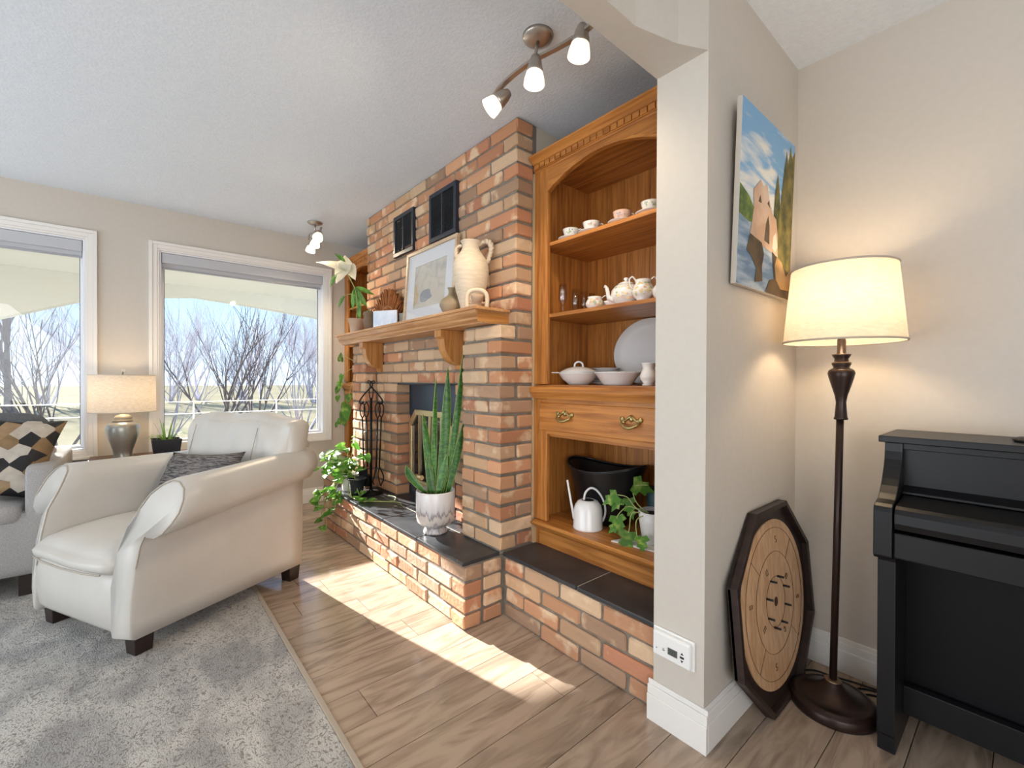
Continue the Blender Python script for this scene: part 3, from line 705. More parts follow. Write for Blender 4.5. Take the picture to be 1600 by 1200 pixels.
# ------------------------------------------------------------------ rug
def rugmat():
    m = mat('rug_pile', (.34, .335, .325), .97, 0, (.55, .535, .50), 3.2, (1, 1.6, 1), .40, .60, detail=8, dist=.7, bump=1, bscale=140)
    t = m.node_tree; L = t.links.new; bs = t.nodes['Principled BSDF']; src = bs.inputs['Base Color'].links[0].from_socket
    tc = [n for n in t.nodes if n.type == 'TEX_COORD'][0]
    nz = t.nodes.new('ShaderNodeTexNoise'); nz.inputs['Scale'].default_value = 36; nz.inputs['Detail'].default_value = 3; nz.inputs['Distortion'].default_value = 3.5
    mr = t.nodes.new('ShaderNodeMapRange'); mr.inputs[1].default_value = .53; mr.inputs[2].default_value = .60
    mx = t.nodes.new('ShaderNodeMix'); mx.data_type = 'RGBA'; mx.inputs[7].default_value = (.17, .155, .14, 1)
    m3 = t.nodes.new('ShaderNodeMath'); m3.operation = 'MULTIPLY'; m3.inputs[1].default_value = .75
    L(tc.outputs['Object'], nz.inputs[0]); L(nz.outputs[0], mr.inputs[0]); L(mr.outputs[0], m3.inputs[0]); L(m3.outputs[0], mx.inputs[0]); L(src, mx.inputs[6]); L(mx.outputs[2], bs.inputs['Base Color'])
    return m
rg = thing('area_rug', 'large mottled grey area rug under the armchair and sofa', 'rug', (-2.6, -.9, 0))
B().box(-4.0, -1.05, -2.6, .497, .0005, .009).build('pile', rugmat(), rg, .003)
bd = mat('rug_binding', (.42, .36, .29), .9)
B().box(-4.0, -1.05, .497, .517, .0005, .010).box(-1.05, -1.03, -2.6, .517, .0005, .010).build('binding', bd, rg, .003)
# ------------------------------------------------------------------ end table, table lamp, planter
TBL = wood('walnut', (.16, .075, .035), (.09, .04, .018), 'y')
et = thing('end_table', 'brown wooden end table between sofa and armchair, mostly hidden', 'table', (-4.1, .06, 0))
B().box(-4.33, -3.84, -.235, .345, .575, .60).build('tabletop', TBL, et, .004)
B().box(-4.31, -3.87, -.205, .315, .50, .575).build('apron', TBL, et)
for xx in (-4.31, -3.91):
    for yy in (-.205, .275): B().box(xx, xx + .04, yy, yy + .04, 0, .50).build('leg', TBL, et)
SHADE = mat('linen_shade', (.66, .60, .51), .9, 0, (.58, .52, .44), 40, (1, 1, 4), tlc=.38)
SHADE2 = mat('linen_shade_pale', (.60, .57, .52), .9, 0, (.50, .47, .43), 45, (1, 1, 4), tlc=.45)
def drum(parent, c, r0, r1, z0, z1, m, rim):
    b = B(); seg = 48; t = .003
    b.lathe([(r0, z0), (r1, z1)], c, seg); b.f = b.f[:seg]; b.sm = b.sm[:seg]
    o = b.build('shade', m, parent)
    for rr, zz in ((r0, z0), (r1, z1)):
        B().tube([(c[0] + rr * math.cos(2 * math.pi * i / seg), c[1] + rr * math.sin(2 * math.pi * i / seg), c[2] + zz) for i in range(seg + 1)], .0035, 5, False).build('rim', rim, o)
    return o
tl = thing('table_lamp', 'lit table lamp with silver ginger-jar base and drum linen shade between the windows', 'lamp', (-4.12, -.055, .60))
cx, cy = -4.12, -.055
JAR = mat('silver_glaze', (.40, .40, .37), .36, .7)
B().lathe([(.054, .60), (.056, .61), (.051, .622), (.053, .65), (.064, .69), (.080, .735), (.090, .78), (.093, .808), (.088, .832), (.07, .848), (.048, .856), (.046, .862)], (cx, cy, 0), 32).build('jar', JAR, tl)
B().lathe([(.050, .856), (.057, .860), (.057, .866), (.048, .870), (.046, .876), (.050, .879), (.048, .886), (.036, .900), (.016, .906), (.012, .908), (.014, .916), (.006, .922), (.004, .95)], (cx, cy, 0), 24).build('lid', mat('jar_lid', (.46, .40, .31), .45, .3), tl)
B().tube([(cx, cy, .94), (cx, cy, 1.20)], .004, 6).build('stem', NICKEL, tl)
drum(tl, (cx, cy, 0), .182, .178, .926, 1.178, SHADE2, mat('shade_rim', (.6, .56, .5), .8))
B().tube([(cx - .178, cy, 1.175), (cx, cy, 1.183), (cx + .178, cy, 1.175)], .002, 5).tube([(cx, cy - .178, 1.175), (cx, cy, 1.183), (cx, cy + .178, 1.175)], .002, 5).build('spider', NICKEL, tl)
B().ball((cx, cy, 1.215), .013, 10, 8).tube([(cx, cy, 1.18), (cx, cy, 1.205)], .004, 6).build('finial', mat('glass_knob', (.8, .8, .8), .05, trans=.9), tl)
BULB = mat('bulb_warm', (1, .9, .7), .5, emit=(1, .72, .42), estr=14)
B().ball((cx, cy, 1.06), .028, 12, 8, sz=1.2).build('bulb', BULB, tl)
light('table_lamp_light', 'POINT', (cx, cy, 1.06), 3.2, (1, .72, .44), .045)
# planter with spider plant
PLB = mat('black_planter', (.02, .022, .028), .5)
LEAFG = mat('leaf_bright', (.16, .34, .05), .4, 0, (.28, .46, .12), 8, rnd=.25, tlc=.35)
LEAFP = mat('pothos_leaf', (.09, .25, .03), .48, 0, (.36, .50, .10), 2.6, lo=.5, hi=.72, rnd=.3, tlc=.4)
LEAFD = mat('snake_leaf', (.028, .105, .018), .35, 0, (.07, .20, .035), 3, (6, 6, 14), .42, .6, rnd=.2, dist=1.5)
LEAFE = mat('leaf_edge', (.34, .42, .14), .45)
VINE = mat('vine_stem', (.35, .42, .14), .5); SOIL = mat('soil', (.03, .02, .014), .95, bump=1, bscale=90)
def blade(b, base, d, ln, w, droop, n=7, side=None):
    d = Vector(d).normalized(); p = Vector(base); s_ = d.cross(Vector((0, 0, 1)))
    if s_.length < .05: s_ = Vector((1, 0, 0))
    s_.normalize()
    if side: s_ = Vector(side).normalized()
    L_, Rr, C_ = [], [], []
    for i in range(n + 1):
        t = i / n; ww = w * (1 - t) ** .6 * min(1, .5 + 3 * t) / 2
        C_.append(p.copy()); L_.append(p - s_ * ww); Rr.append(p + s_ * ww)
        dd = (d + Vector((0, 0, -droop * t * 1.6))).normalized(); p = p + dd * ln / n
    k = n + 1; fs = []
    for i in range(n): fs += [(i, i + 1, k + i + 1, k + i), (k + i, k + i + 1, 2 * k + i + 1, 2 * k + i)]
    up = s_.cross(d) * w * .12
    b.add(L_ + [c - up for c in C_] + Rr, fs, True)
pl = thing('spider_plant', 'small spider plant in a square dark planter on the end table', 'plant', (-4.13, .185, .60))
def frustum(b, c, w0, w1, z0, z1):
    for (wa, wb, za, zb, fl) in ((w0, w1, z0, z1, 0), (w0 - .008, w1 - .008, z0 + .008, z1, 1)):
        vs = [(c[0] + sx * wa, c[1] + sy * wa, za) for sx, sy in ((-1, -1), (1, -1), (1, 1), (-1, 1))] + [(c[0] + sx * wb, c[1] + sy * wb, zb) for sx, sy in ((-1, -1), (1, -1), (1, 1), (-1, 1))]
        fs = [(0, 1, 5, 4), (1, 2, 6, 5), (2, 3, 7, 6), (3, 0, 4, 7), (0, 3, 2, 1)]
        b.add(vs, [f[::-1] for f in fs] if fl else fs)
    n = len(b.v) - 16
    for i in range(4): b.f.append((n + 4 + i, n + 4 + (i + 1) % 4, n + 12 + (i + 1) % 4, n + 12 + i)); b.sm.append(False)
    return b
frustum(B(), (-4.13, .185), .074, .088, .60, .716).build('planter', PLB, pl)
B().box(-4.21, -4.05, .105, .265, .69, .702).build('soil', SOIL, pl)
rr = random.Random(4)
for i in range(18):
    a = rr.uniform(0, 6.28); e = rr.uniform(.2, 1.6) if i > 6 else 3.2
    b = B(); blade(b, (-4.13 + .02 * math.cos(a), .185 + .02 * math.sin(a), .70), (math.cos(a), math.sin(a), e), rr.uniform(.13, .2), .013, .25 if e > 3 else 1.0); b.build('leaf', LEAFG, pl)
# ------------------------------------------------------------------ leaves
def leaf_mesh(name, m, w=.8, lobes=0, heart=True, cup=.12):
    if heart: ol = [(0, 0), (.30, -.10), (.46, .10), (.44, .38), (.26, .72), (0, 1.05)]
    else: ol = [(0, 0), (.16, .12), (.24, .38), (.20, .66), (.10, .86), (0, 1.05)]
    if lobes: ol = [(0, 0), (.34, -.08), (.52, .22), (.26, .34), (.36, .62), (.16, .68), (0, 1.05)]
    vs = []; fs = []
    mid = [(0, y) for y in (0, .12, .32, .52, .74, .9, 1.05)][:len(ol)]
    mid = [(0, 1.05 * i / (len(ol) - 1)) for i in range(len(ol))]
    def P(x, y): return Vector((x * w, y, -cup * abs(x) * 0 + cup * (abs(x)) - .28 * (y ** 2) * .6))
    n = len(ol)
    for x, y in mid: vs.append(P(0, y) + Vector((0, 0, -.03)))
    for x, y in ol: vs.append(P(x, y))
    for x, y in ol: vs.append(P(-x, y))
    for i in range(n - 1):
        fs.append((i, n + i, n + i + 1, i + 1)); fs.append((i, i + 1, 2 * n + i + 1, 2 * n + i))
    me = bpy.data.meshes.new(name); me.from_pydata([tuple(v) for v in vs], [], fs)
    for p in me.polygons: p.use_smooth = True
    me.materials.append(m); return me
def leafat(me, parent, base, tip, up=(0, 0, 1), roll=0, name='leaf', label=None, s=1.0):
    base = Vector(base); tip = Vector(tip); d = tip - base; ln = d.length * s; y = d.normalized(); u = Vector(up); z = (u - y * u.dot(y))
    if z.length < .05: z = y.orthogonal()
    z.normalize(); x = y.cross(z); z = (Matrix.Rotation(roll, 3, y) @ z); x = y.cross(z)
    o = bpy.data.objects.new(name, me); COL.objects.link(o); o.parent = parent
    M3 = Matrix((x, y, z)).transposed(); o.rotation_euler = M3.to_euler(); o.scale = (ln,) * 3; o.location = base - wloc(parent)
    if label: o['label'] = label
    return o
POTH = leaf_mesh('leaf', LEAFP); IVY = leaf_mesh('leaf', LEAFP, .95, lobes=1); ORC = leaf_mesh('leaf', mat('dark_leaf', (.07, .19, .03), .3, 0, (.13, .30, .05), 5, rnd=.2, tlc=.3), .6, heart=False)
WHL = leaf_mesh('flower', mat('white_petal', (.80, .78, .68), .5, 0, (.72, .72, .55), 4, tlc=.35), .95)
def smooth_path(pts, n=6):
    P = [Vector(p) for p in pts]; out_ = []
    for i in range(len(P) - 1):
        p0 = P[max(0, i - 1)]; p1 = P[i]; p2 = P[i + 1]; p3 = P[min(len(P) - 1, i + 2)]
        for k in range(n):
            t = k / n
            out_.append(.5 * ((2 * p1) + (-p0 + p2) * t + (2 * p0 - 5 * p1 + 4 * p2 - p3) * t * t + (-p0 + 3 * p1 - 3 * p2 + p3) * t ** 3))
    out_.append(P[-1]); return out_
def stem(parent, pts, r=.003, m=None, name='stem'):
    return B().tube(smooth_path(pts), r, 5).build(name, m or VINE, parent)
TERRA = mat('terracotta', (.40, .26, .17), .8, 0, (.50, .38, .28), 6, bump=.3, bscale=30)
CLAY = mat('grey_clay', (.22, .155, .10), .8, 0, (.15, .10, .065), 8, bump=.5, bscale=40)
def pot(parent, c, prof, m, soil_r, soil_z, name='pot', seg=28):
    # prof: outer (r, z) upward; closed inward with 4 mm wall
    p = [(1e-6, prof[0][1])] + list(prof) + [(prof[-1][0] - .004, prof[-1][1])] + [(max(.005, r - .005), z) for r, z in reversed(prof) if z > prof[0][1] + .012] + [(1e-6, prof[0][1] + .012)]
    o = B().lathe(p, (c[0], c[1], 0), seg).build(name, m, parent)
    if soil_r: B().lathe([(1e-6, soil_z + .004), (soil_r * .6, soil_z + .003), (soil_r, soil_z)], (c[0], c[1], 0), seg).build('soil', SOIL, parent)
    return o
# ------------------------------------------------------------------ things on the mantel
ZM = 1.5105
CER = mat('cream_stoneware', (.68, .58, .45), .8, 0, (.60, .50, .38), 20, (1, 1, 6), bump=.35, bscale=50)
am = thing('amphora', 'tall cream stoneware jug with twisted rope handles at the right end of the mantel', 'jug', (-1.925, 1.352, ZM)); c = (-1.925, 1.352)
pr_ = [(.048, 0), (.052, .01), (.058, .04), (.072, .09), (.086, .14), (.094, .185), (.096, .215), (.093, .245), (.082, .275), (.064, .302), (.050, .322), (.044, .338), (.045, .352), (.052, .364), (.055, .370)]
B().lathe([(r, ZM + z) for r, z in pr_] + [(.048, ZM + .369), (.038, ZM + .35), (.04, ZM + .30)], (c[0], c[1], 0), 36).build('body', CER, am)
VR = Vector((.649, .761, 0))
for s in (1, -1):
    pts = []; bz = [(.045, .355), (.075, .372), (.098, .366), (.108, .340), (.104, .312), (.096, .285), (.090, .262)] if s > 0 else [(.047, .350), (.070, .340), (.079, .322), (.077, .300), (.070, .285)]
    sp_ = smooth_path([Vector((c[0], c[1], ZM)) + VR * (s * a) + Vector((0, 0, z)) for a, z in bz], 8)
    h = B()
    for ph in (0, 3.14):
        q = []
        for i, p in enumerate(sp_):
            a = i * .55 + ph; q.append(p + Vector((-.761, .649, 0)) * math.cos(a) * .007 + Vector((0, 0, 1)) * math.sin(a) * .005 + VR * math.sin(a) * .005)
        h.tube(q, .0095 if s > 0 else .007, 7)
    h.build('handle', CER, am)
ob = thing('oil_burner', 'small cream ceramic arch holding a tiny cup, in front of the tall jug', 'ornament', (-1.775, 1.285, ZM))
oc = Vector((-1.775, 1.285, ZM)); CR2 = mat('pale_ceramic', (.66, .54, .40), .6)
archp = [(-.047, 0), (-.050, .03), (-.046, .062), (-.030, .080), (0, .086), (.030, .080), (.046, .062), (.050, .03), (.047, 0)]
B().tube(smooth_path([oc + VR * a + Vector((0, 0, z)) for a, z in archp], 4), .011, 8).build('arch', CR2, ob)
B().lathe([(1e-6, .022), (.022, .022), (.028, .045), (.031, .060), (.027, .060), (.02, .03), (1e-6, .028)], oc, 20).tube([oc + VR * -.047 + Vector((0, 0, .022)), oc + VR * .047 + Vector((0, 0, .022))], .006, 6).build('cup', TERRA, ob)
GRV = mat('mossy_glaze', (.20, .17, .10), .55, 0, (.34, .25, .16), 9, bump=.2)
va = thing('bud_vase', 'squat green-brown pottery vase with narrow neck in front of the framed print', 'vase', (-2.03, 1.30, ZM))
B().lathe([(1e-6, 0), (.040, 0), (.050, .012), (.062, .036), (.063, .050), (.055, .068), (.036, .084), (.020, .096), (.015, .110), (.016, .126), (.022, .136), (.018, .136), (.011, .12), (.012, .1)], (-2.03, 1.30, ZM), 30).build('body', GRV, va)
# framed print leaning on the chimney
fpz = thing('framed_print', 'framed print with wide white mat leaning on the chimney above the mantel', 'picture', (-2.46, 1.40, ZM))
def tiltbox(b, x0, x1, h0, h1, d0, d1, base, ang):
    # plane leaning back: h up the picture, d out of it (towards -y)
    ca, sa = math.cos(ang), math.sin(ang); vs = []
    for d in (d0, d1):
        for h in (h0, h1):
            for x in (x0, x1): vs.append((x, base[1] + h * sa - d * ca, base[2] + h * ca + d * sa))
    return b.add(vs, [(0, 1, 3, 2), (4, 6, 7, 5), (0, 4, 5, 1), (2, 3, 7, 6), (0, 2, 6, 4), (1, 5, 7, 3)])
bs_ = (0, 1.405, ZM); an = math.atan2(.035, .49); X0, X1, HH = -2.77, -2.155, .492
FRM = wood('pale_frame', (.62, .47, .32), (.5, .36, .23), 'x')
b = B()
for (a, b0, h0, h1) in ((X0, X1, 0, .022), (X0, X1, HH - .022, HH), (X0, X0 + .022, .022, HH - .022), (X1 - .022, X1, .022, HH - .022)): tiltbox(b, a, b0, h0, h1, -.002, .022, bs_, an)
b.build('frame', FRM, fpz, .002)
b = B()
for (a, b0, h0, h1) in ((X0 + .02, X1 - .02, .02, .105), (X0 + .02, X1 - .02, HH - .105, HH - .02), (X0 + .02, X0 + .115, .105, HH - .105), (X1 - .115, X1 - .02, .105, HH - .105)): tiltbox(b, a, b0, h0, h1, 0, .010, bs_, an)
b.build('mat_board', mat('mat_board', (.80, .83, .88), .6), fpz)
tiltbox(B(), X0 + .11, X1 - .11, .1, HH - .1, 0, .006, bs_, an).build('print', mat('faded_still_life', (.66, .63, .56), .6, 0, (.42, .43, .42), 9, lo=.45, hi=.70, detail=6, dist=1.5), fpz)
tiltbox(B(), X0 + .02, X1 - .02, .02, HH - .02, .013, .0145, bs_, an).build('glazing', glass_mat('picture_glass', (.98, .98, .98), .05), fpz)
# faint shapes of the print: a jug and a cloth, flat colour patches
PJ = mat('print_ochre', (.58, .45, .26), .6); PB_ = mat('print_blue', (.28, .32, .38), .6); PW = mat('print_cream', (.66, .62, .54), .6)
def pshape(pts, m, d=.0075):
    b = B(); ca, sa = math.cos(an), math.sin(an); v = [(x, bs_[1] + h * sa - d * ca, bs_[2] + h * ca + d * sa) for x, h in pts]; b.add(v, [tuple(range(len(v)))]); return b.build('print_shape', m, fpz)
pshape([(-2.64 + .045 * math.cos(a) * (1 if math.sin(a) < .3 else .55), .20 + .07 * math.sin(a)) for a in [i * .35 for i in range(18)]], PJ)
pshape([(-2.50 + .08 * math.cos(a), .175 + .045 * math.sin(a)) for a in [i * .35 for i in range(18)]], PB_)
pshape([(-2.65, .105), (-2.30, .105), (-2.27, .15), (-2.38, .175), (-2.5, .14), (-2.62, .14)], PW, .0078)
pshape([(-2.40 + .05 * math.cos(a), .22 + .06 * math.sin(a)) for a in [i * .35 for i in range(18)]], PW, .0076)
# brush
br = thing('hearth_brush', 'fan-shaped brown bristle hearth broom standing on the mantel', 'brush', (-3.03, 1.41, ZM))
BRI = mat('bristle', (.36, .13, .035), .85, 0, (.20, .06, .015), 40, rnd=.2)
b = B(); rr = random.Random(3)
for i in range(300):
    a = rr.uniform(-1.1, 1.1); l_ = .29 * rr.uniform(.9, 1.0) * (1 - .10 * abs(a)); y_ = rr.uniform(-.018, .018)
    p0 = Vector((-3.05 + .03 * math.sin(a), 1.41 + y_ * .3, ZM + .02)); p1 = Vector((-3.05 + math.sin(a) * l_ * 1.1, 1.41 + y_, ZM + .02 + math.cos(a) * l_))
    b.tube([p0, p0.lerp(p1, .5) + Vector((0, y_ * .3, .004)), p1], [.003, .004, .0035], 3, False)
o = b.build('bristles', BRI, br); o['kind'] = 'stuff'
for l_ in (.10, .15):
    B().tube([(-3.03 + math.sin(a) * l_, 1.41 - .016, ZM + .02 + math.cos(a) * l_) for a in [-.9 + .15 * i for i in range(13)]], .0025, 5).build('stitching', mat('twine', (.5, .4, .25), .9), br)
B().ball((-3.03, 1.41, ZM + .025), .024, 10, 6, 1.3, .7, 1).build('binding', DLEG, br)
# cards
CARD = mat('winter_photo', (.55, .66, .82), .35, 0, (.86, .88, .92), 5, lo=.4, hi=.6, detail=4)
def card(c, ang, w_, h, name, label, m, d=.012):
    t = thing(name, label, 'picture', c, ang)
    B().box(-w_ / 2, w_ / 2, -d / 2, d / 2, 0, h).build('block', mat('white_edge', (.8, .8, .8), .3), t, .0015, local=True)
    B().box(-w_ / 2 + .003, w_ / 2 - .003, -d / 2 - .0008, -d / 2 + .001, .003, h - .003).build('photo', m, t, local=True); return t
t = card((-2.885, 1.315, ZM), R(30), .19, .118, 'photo_block', 'white-edged photo block of a frosty blue winter scene on the mantel', CARD)
b = B(); rr = random.Random(9)
for i in range(9):
    x_ = -.08 + i * .02; hh = rr.uniform(.02, .05); b.add([(x_ - .007, -.0072, .004), (x_ + .007, -.0072, .004), (x_, -.0072, .004 + hh)], [(0, 1, 2)])
b.build('snowy_trees', mat('snow_white', (.85, .87, .9), .5), t, local=True)
card((-2.78, 1.415, ZM), R(20), .11, .10, 'photo_block', 'small second photo card half hidden between photo block and framed print', mat('dim_photo', (.45, .5, .55), .4, 0, (.3, .33, .25), 12))
# pots + flowering plant
fp1 = thing('flowering_plant', 'tall plant with big white flowers in a flared clay pot, left end of mantel', 'plant', (-3.40, 1.315, ZM))
pot(fp1, (-3.40, 1.315), [(.045, ZM), (.048, ZM + .02), (.054, ZM + .07), (.066, ZM + .105), (.070, ZM + .112)], TERRA, .058, ZM + .095)
stem(fp1, [(-3.40, 1.315, 1.61), (-3.375, 1.31, 1.75), (-3.39, 1.295, 1.86), (-3.43, 1.246, 1.982), (-3.445, 1.235, 2.03)], .0035)
for a, b_, u_ in (((-3.43, 1.25, 2.0), (-3.556, 1.08, 2.09), (.3, -.4, 1)), ((-3.43, 1.246, 1.99), (-3.455, 1.24, 2.118), (.8, -.5, .2)), ((-3.425, 1.24, 2.04), (-3.47, 1.17, 1.905), (.6, -.7, .3)), ((-3.41, 1.27, 2.03), (-3.392, 1.29, 1.925), (.5, -.8, .1))):
    leafat(WHL, fp1, a, b_, u_, name='flower', label='large white flower')
for a, b_ in (((-3.48, 1.19, 1.965), (-3.513, 1.15, 1.885)), ((-3.39, 1.30, 1.86), (-3.36, 1.32, 1.70)), ((-3.39, 1.29, 1.86), (-3.345, 1.36, 1.74)), ((-3.44, 1.235, 1.80), (-3.475, 1.20, 1.725)), ((-3.385, 1.30, 1.86), (-3.41, 1.28, 1.72)), ((-3.37, 1.32, 1.72), (-3.37, 1.325, 1.62)), ((-3.385, 1.30, 1.865), (-3.32, 1.40, 1.83)), ((-3.435, 1.24, 2.06), (-3.48, 1.185, 2.12))):
    leafat(ORC, fp1, a, b_, (.7, -.6, .4), s=1.15)
stem(fp1, [(-3.38, 1.30, 1.80), (-3.41, 1.27, 1.812), (-3.44, 1.235, 1.80)], .0028); stem(fp1, [(-3.43, 1.246, 1.97), (-3.46, 1.21, 1.975), (-3.482, 1.185, 1.962)], .0022)
fp2 = thing('rope_pot', 'small brown clay pot with a thick rim and little succulent beside the flowering plant', 'plant', (-3.175, 1.325, ZM))
pot(fp2, (-3.175, 1.325), [(.030, ZM), (.036, ZM + .02), (.045, ZM + .065), (.046, ZM + .085), (.039, ZM + .105), (.043, ZM + .112), (.047, ZM + .125), (.043, ZM + .140)], CLAY, .036, ZM + .125)
rr = random.Random(12)
for i in range(9):
    a = i * .7; b = B(); blade(b, (-3.175 + .012 * math.cos(a), 1.325 + .012 * math.sin(a), ZM + .125), (math.cos(a), math.sin(a), rr.uniform(.8, 2)), rr.uniform(.04, .07), .012, .3, 4); b.build('leaf', LEAFD, fp2)
# vine in the left bookcase
vn = thing('trailing_vine', 'trailing vine hanging from the corner bookcase beside the window', 'plant', (-4.0, 1.72, 1.131))
pot(vn, (-4.0, 1.72), [(.05, 1.131), (.065, 1.15), (.078, 1.23), (.08, 1.25)], TERRA, .07, 1.235)
S_ = lambda *p: stem(vn, p, .0022)
S_((-4.0, 1.70, 1.24), (-4.06, 1.62, 1.28), (-4.16, 1.53, 1.24), (-4.26, 1.50, 1.17), (-4.33, 1.50, 1.08), (-4.34, 1.50, .98))
S_((-4.0, 1.70, 1.24), (-4.02, 1.56, 1.24), (-4.06, 1.50, 1.0), (-4.17, 1.50, .876), (-4.188, 1.50, .74), (-4.30, 1.48, .735))
S_((-4.02, 1.7, 1.24), (-4.10, 1.56, 1.33), (-4.22, 1.5, 1.38), (-4.27, 1.5, 1.33))
for a, b_ in (((-4.27, 1.5, 1.33), (-4.25, 1.49, 1.40)), ((-4.33, 1.5, 1.08), (-4.36, 1.48, 1.02)), ((-4.34, 1.5, 1.0), (-4.31, 1.48, .95)), ((-4.10, 1.5, .93), (-4.17, 1.48, .82)), ((-4.12, 1.5, .90), (-4.06, 1.48, .80)), ((-4.18, 1.5, .80), (-4.12, 1.48, .74)), ((-4.19, 1.5, .85), (-4.24, 1.48, .78)), ((-4.30, 1.48, .735), (-4.35, 1.47, .70)), ((-4.25, 1.48, .735), (-4.24, 1.47, .79)), ((-4.22, 1.5, 1.2), (-4.25, 1.48, 1.14)), ((-4.29, 1.5, 1.14), (-4.24, 1.48, 1.08)), ((-4.06, 1.5, 1.02), (-4.02, 1.48, .95))):
    leafat(POTH, vn, a, b_, (.7, -.7, .3), s=1.1)
for i in range(10):
    a = rr.uniform(3.2, 5.2); b = B(); blade(b, (-4.0, 1.68, 1.25), (math.cos(a), math.sin(a), rr.uniform(.3, .9)), rr.uniform(.18, .28), .008, 1.0); b.build('leaf', LEAFG, vn)
# ------------------------------------------------------------------ things on the hearth
ZH = .3115
MARB = None
def marbled():
    m = mat('drip_glaze_pot', (.72, .70, .70), .28, coat=.3); t = m.node_tree; L = t.links.new; bs = t.nodes['Principled BSDF']
    tc = t.nodes.new('ShaderNodeTexCoord'); sx = t.nodes.new('ShaderNodeSeparateXYZ'); L(tc.outputs['Object'], sx.inputs[0])
    nz = t.nodes.new('ShaderNodeTexNoise'); nz.inputs['Scale'].default_value = 14; nz.inputs['Detail'].default_value = 2; mp = t.nodes.new('ShaderNodeMapping'); mp.inputs['Scale'].default_value = (3, 3, .5)
    L(tc.outputs['Object'], mp.inputs[0]); L(mp.outputs[0], nz.inputs[0])
    ad = t.nodes.new('ShaderNodeMath'); ad.operation = 'MULTIPLY_ADD'; ad.inputs[1].default_value = .16; L(nz.outputs[0], ad.inputs[0]); L(sx.outputs[2], ad.inputs[2])
    rp = t.nodes.new('ShaderNodeValToRGB'); el = rp.color_ramp.elements
    cs = [(.08, (.25, .22, .23)), (.10, (.62, .57, .54)), (.125, (.30, .27, .28)), (.15, (.66, .60, .55)), (.185, (.64, .58, .53)), (.195, (.26, .23, .24)), (.215, (.62, .60, .61)), (.26, (.74, .72, .73))]
    while len(el) < len(cs): el.new(.5)
    for e_, (p_, c_) in zip(el, cs): e_.position = p_; e_.color = (*c_, 1)
    L(ad.outputs[0], rp.inputs[0]); L(rp.outputs[0], bs.inputs['Base Color']); return m
sn = thing('snake_plant', 'tall snake plant in a footed white pot with grey drip glaze on the hearth', 'plant', (-2.145, 1.275, ZH)); c = (-2.145, 1.275)
prf = [(1e-6, 0), (.062, 0), (.066, .004), (.066, .012), (.058, .030), (.060, .040), (.086, .050), (.100, .066), (.106, .095), (.107, .15), (.107, .228), (.104, .2355), (.100, .233), (.099, .20), (1e-6, .20)]
B().lathe(prf, (c[0], c[1], ZH), 40).build('pot', marbled(), sn)
B().lathe([(1e-6, .215), (.06, .214), (.0985, .208)], (c[0], c[1], ZH), 24).build('soil', SOIL, sn)
def sleaf(base, tip, w_, tw=0, bow=0):
    base = Vector(base); tip = Vector(tip); b = B(); n = 10; d = (tip - base); s0 = Vector((.649, .761, 0)); f0 = Vector((-.761, .649, 0))
    L_, Cn, Rr, Ei, Eo = [], [], [], [], []
    for i in range(n + 1):
        t = i / n; p = base + d * t + s0 * bow * math.sin(math.pi * t); a = tw * (t - .3)
        sd = s0 * math.cos(a) + f0 * math.sin(a); fd = -s0 * math.sin(a) + f0 * math.cos(a)
        ww = w_ * .39 * (.50 + .45 * math.sin(min(1, t / .5) * 1.57)) * (1 - max(0, (t - .55) / .45) ** 1.8) + .0006
        L_.append(p - sd * ww); Cn.append(p + fd * ww * .45); Rr.append(p + sd * ww)
    k = n + 1; fs = []
    for i in range(n): fs += [(i, i + 1, k + i + 1, k + i), (k + i, k + i + 1, 2 * k + i + 1, 2 * k + i)]
    b.add(L_ + Cn + Rr, fs, True); o = b.build('leaf', LEAFD, sn)
    md = o.modifiers.new('t', 'SOLIDIFY'); md.thickness = .003
    e = B().tube(L_, .0016, 4, False).tube(Rr, .0016, 4, False).build('leaf_edge', LEAFE, o)
sz = .525
sleaf((-2.180, 1.235, sz), (-2.250, 1.150, .68), .062, .3, -.02)
sleaf((-2.165, 1.25, sz), (-2.192, 1.22, .965), .055, 1.0, .01)
sleaf((-2.150, 1.27, sz), (-2.145, 1.276, 1.165), .036, 1.5, -.004)
sleaf((-2.130, 1.285, sz), (-2.102, 1.325, 1.225), .066, .5, .012)
sleaf((-2.115, 1.31, sz), (-2.048, 1.390, 1.305), .048, 1.1, .014)
sleaf((-2.10, 1.325, sz), (-2.044, 1.393, .93), .05, .8, .006)
sleaf((-2.14, 1.255, sz), (-2.178, 1.238, .73), .05, .2, .0)
sleaf((-2.115, 1.275, sz), (-2.10, 1.32, .74), .055, -.4, .0)
sleaf((-2.16, 1.30, sz), (-2.13, 1.33, .87), .05, .6, .0)
sleaf((-2.125, 1.30, sz), (-2.09, 1.34, .83), .046, .2, .0)
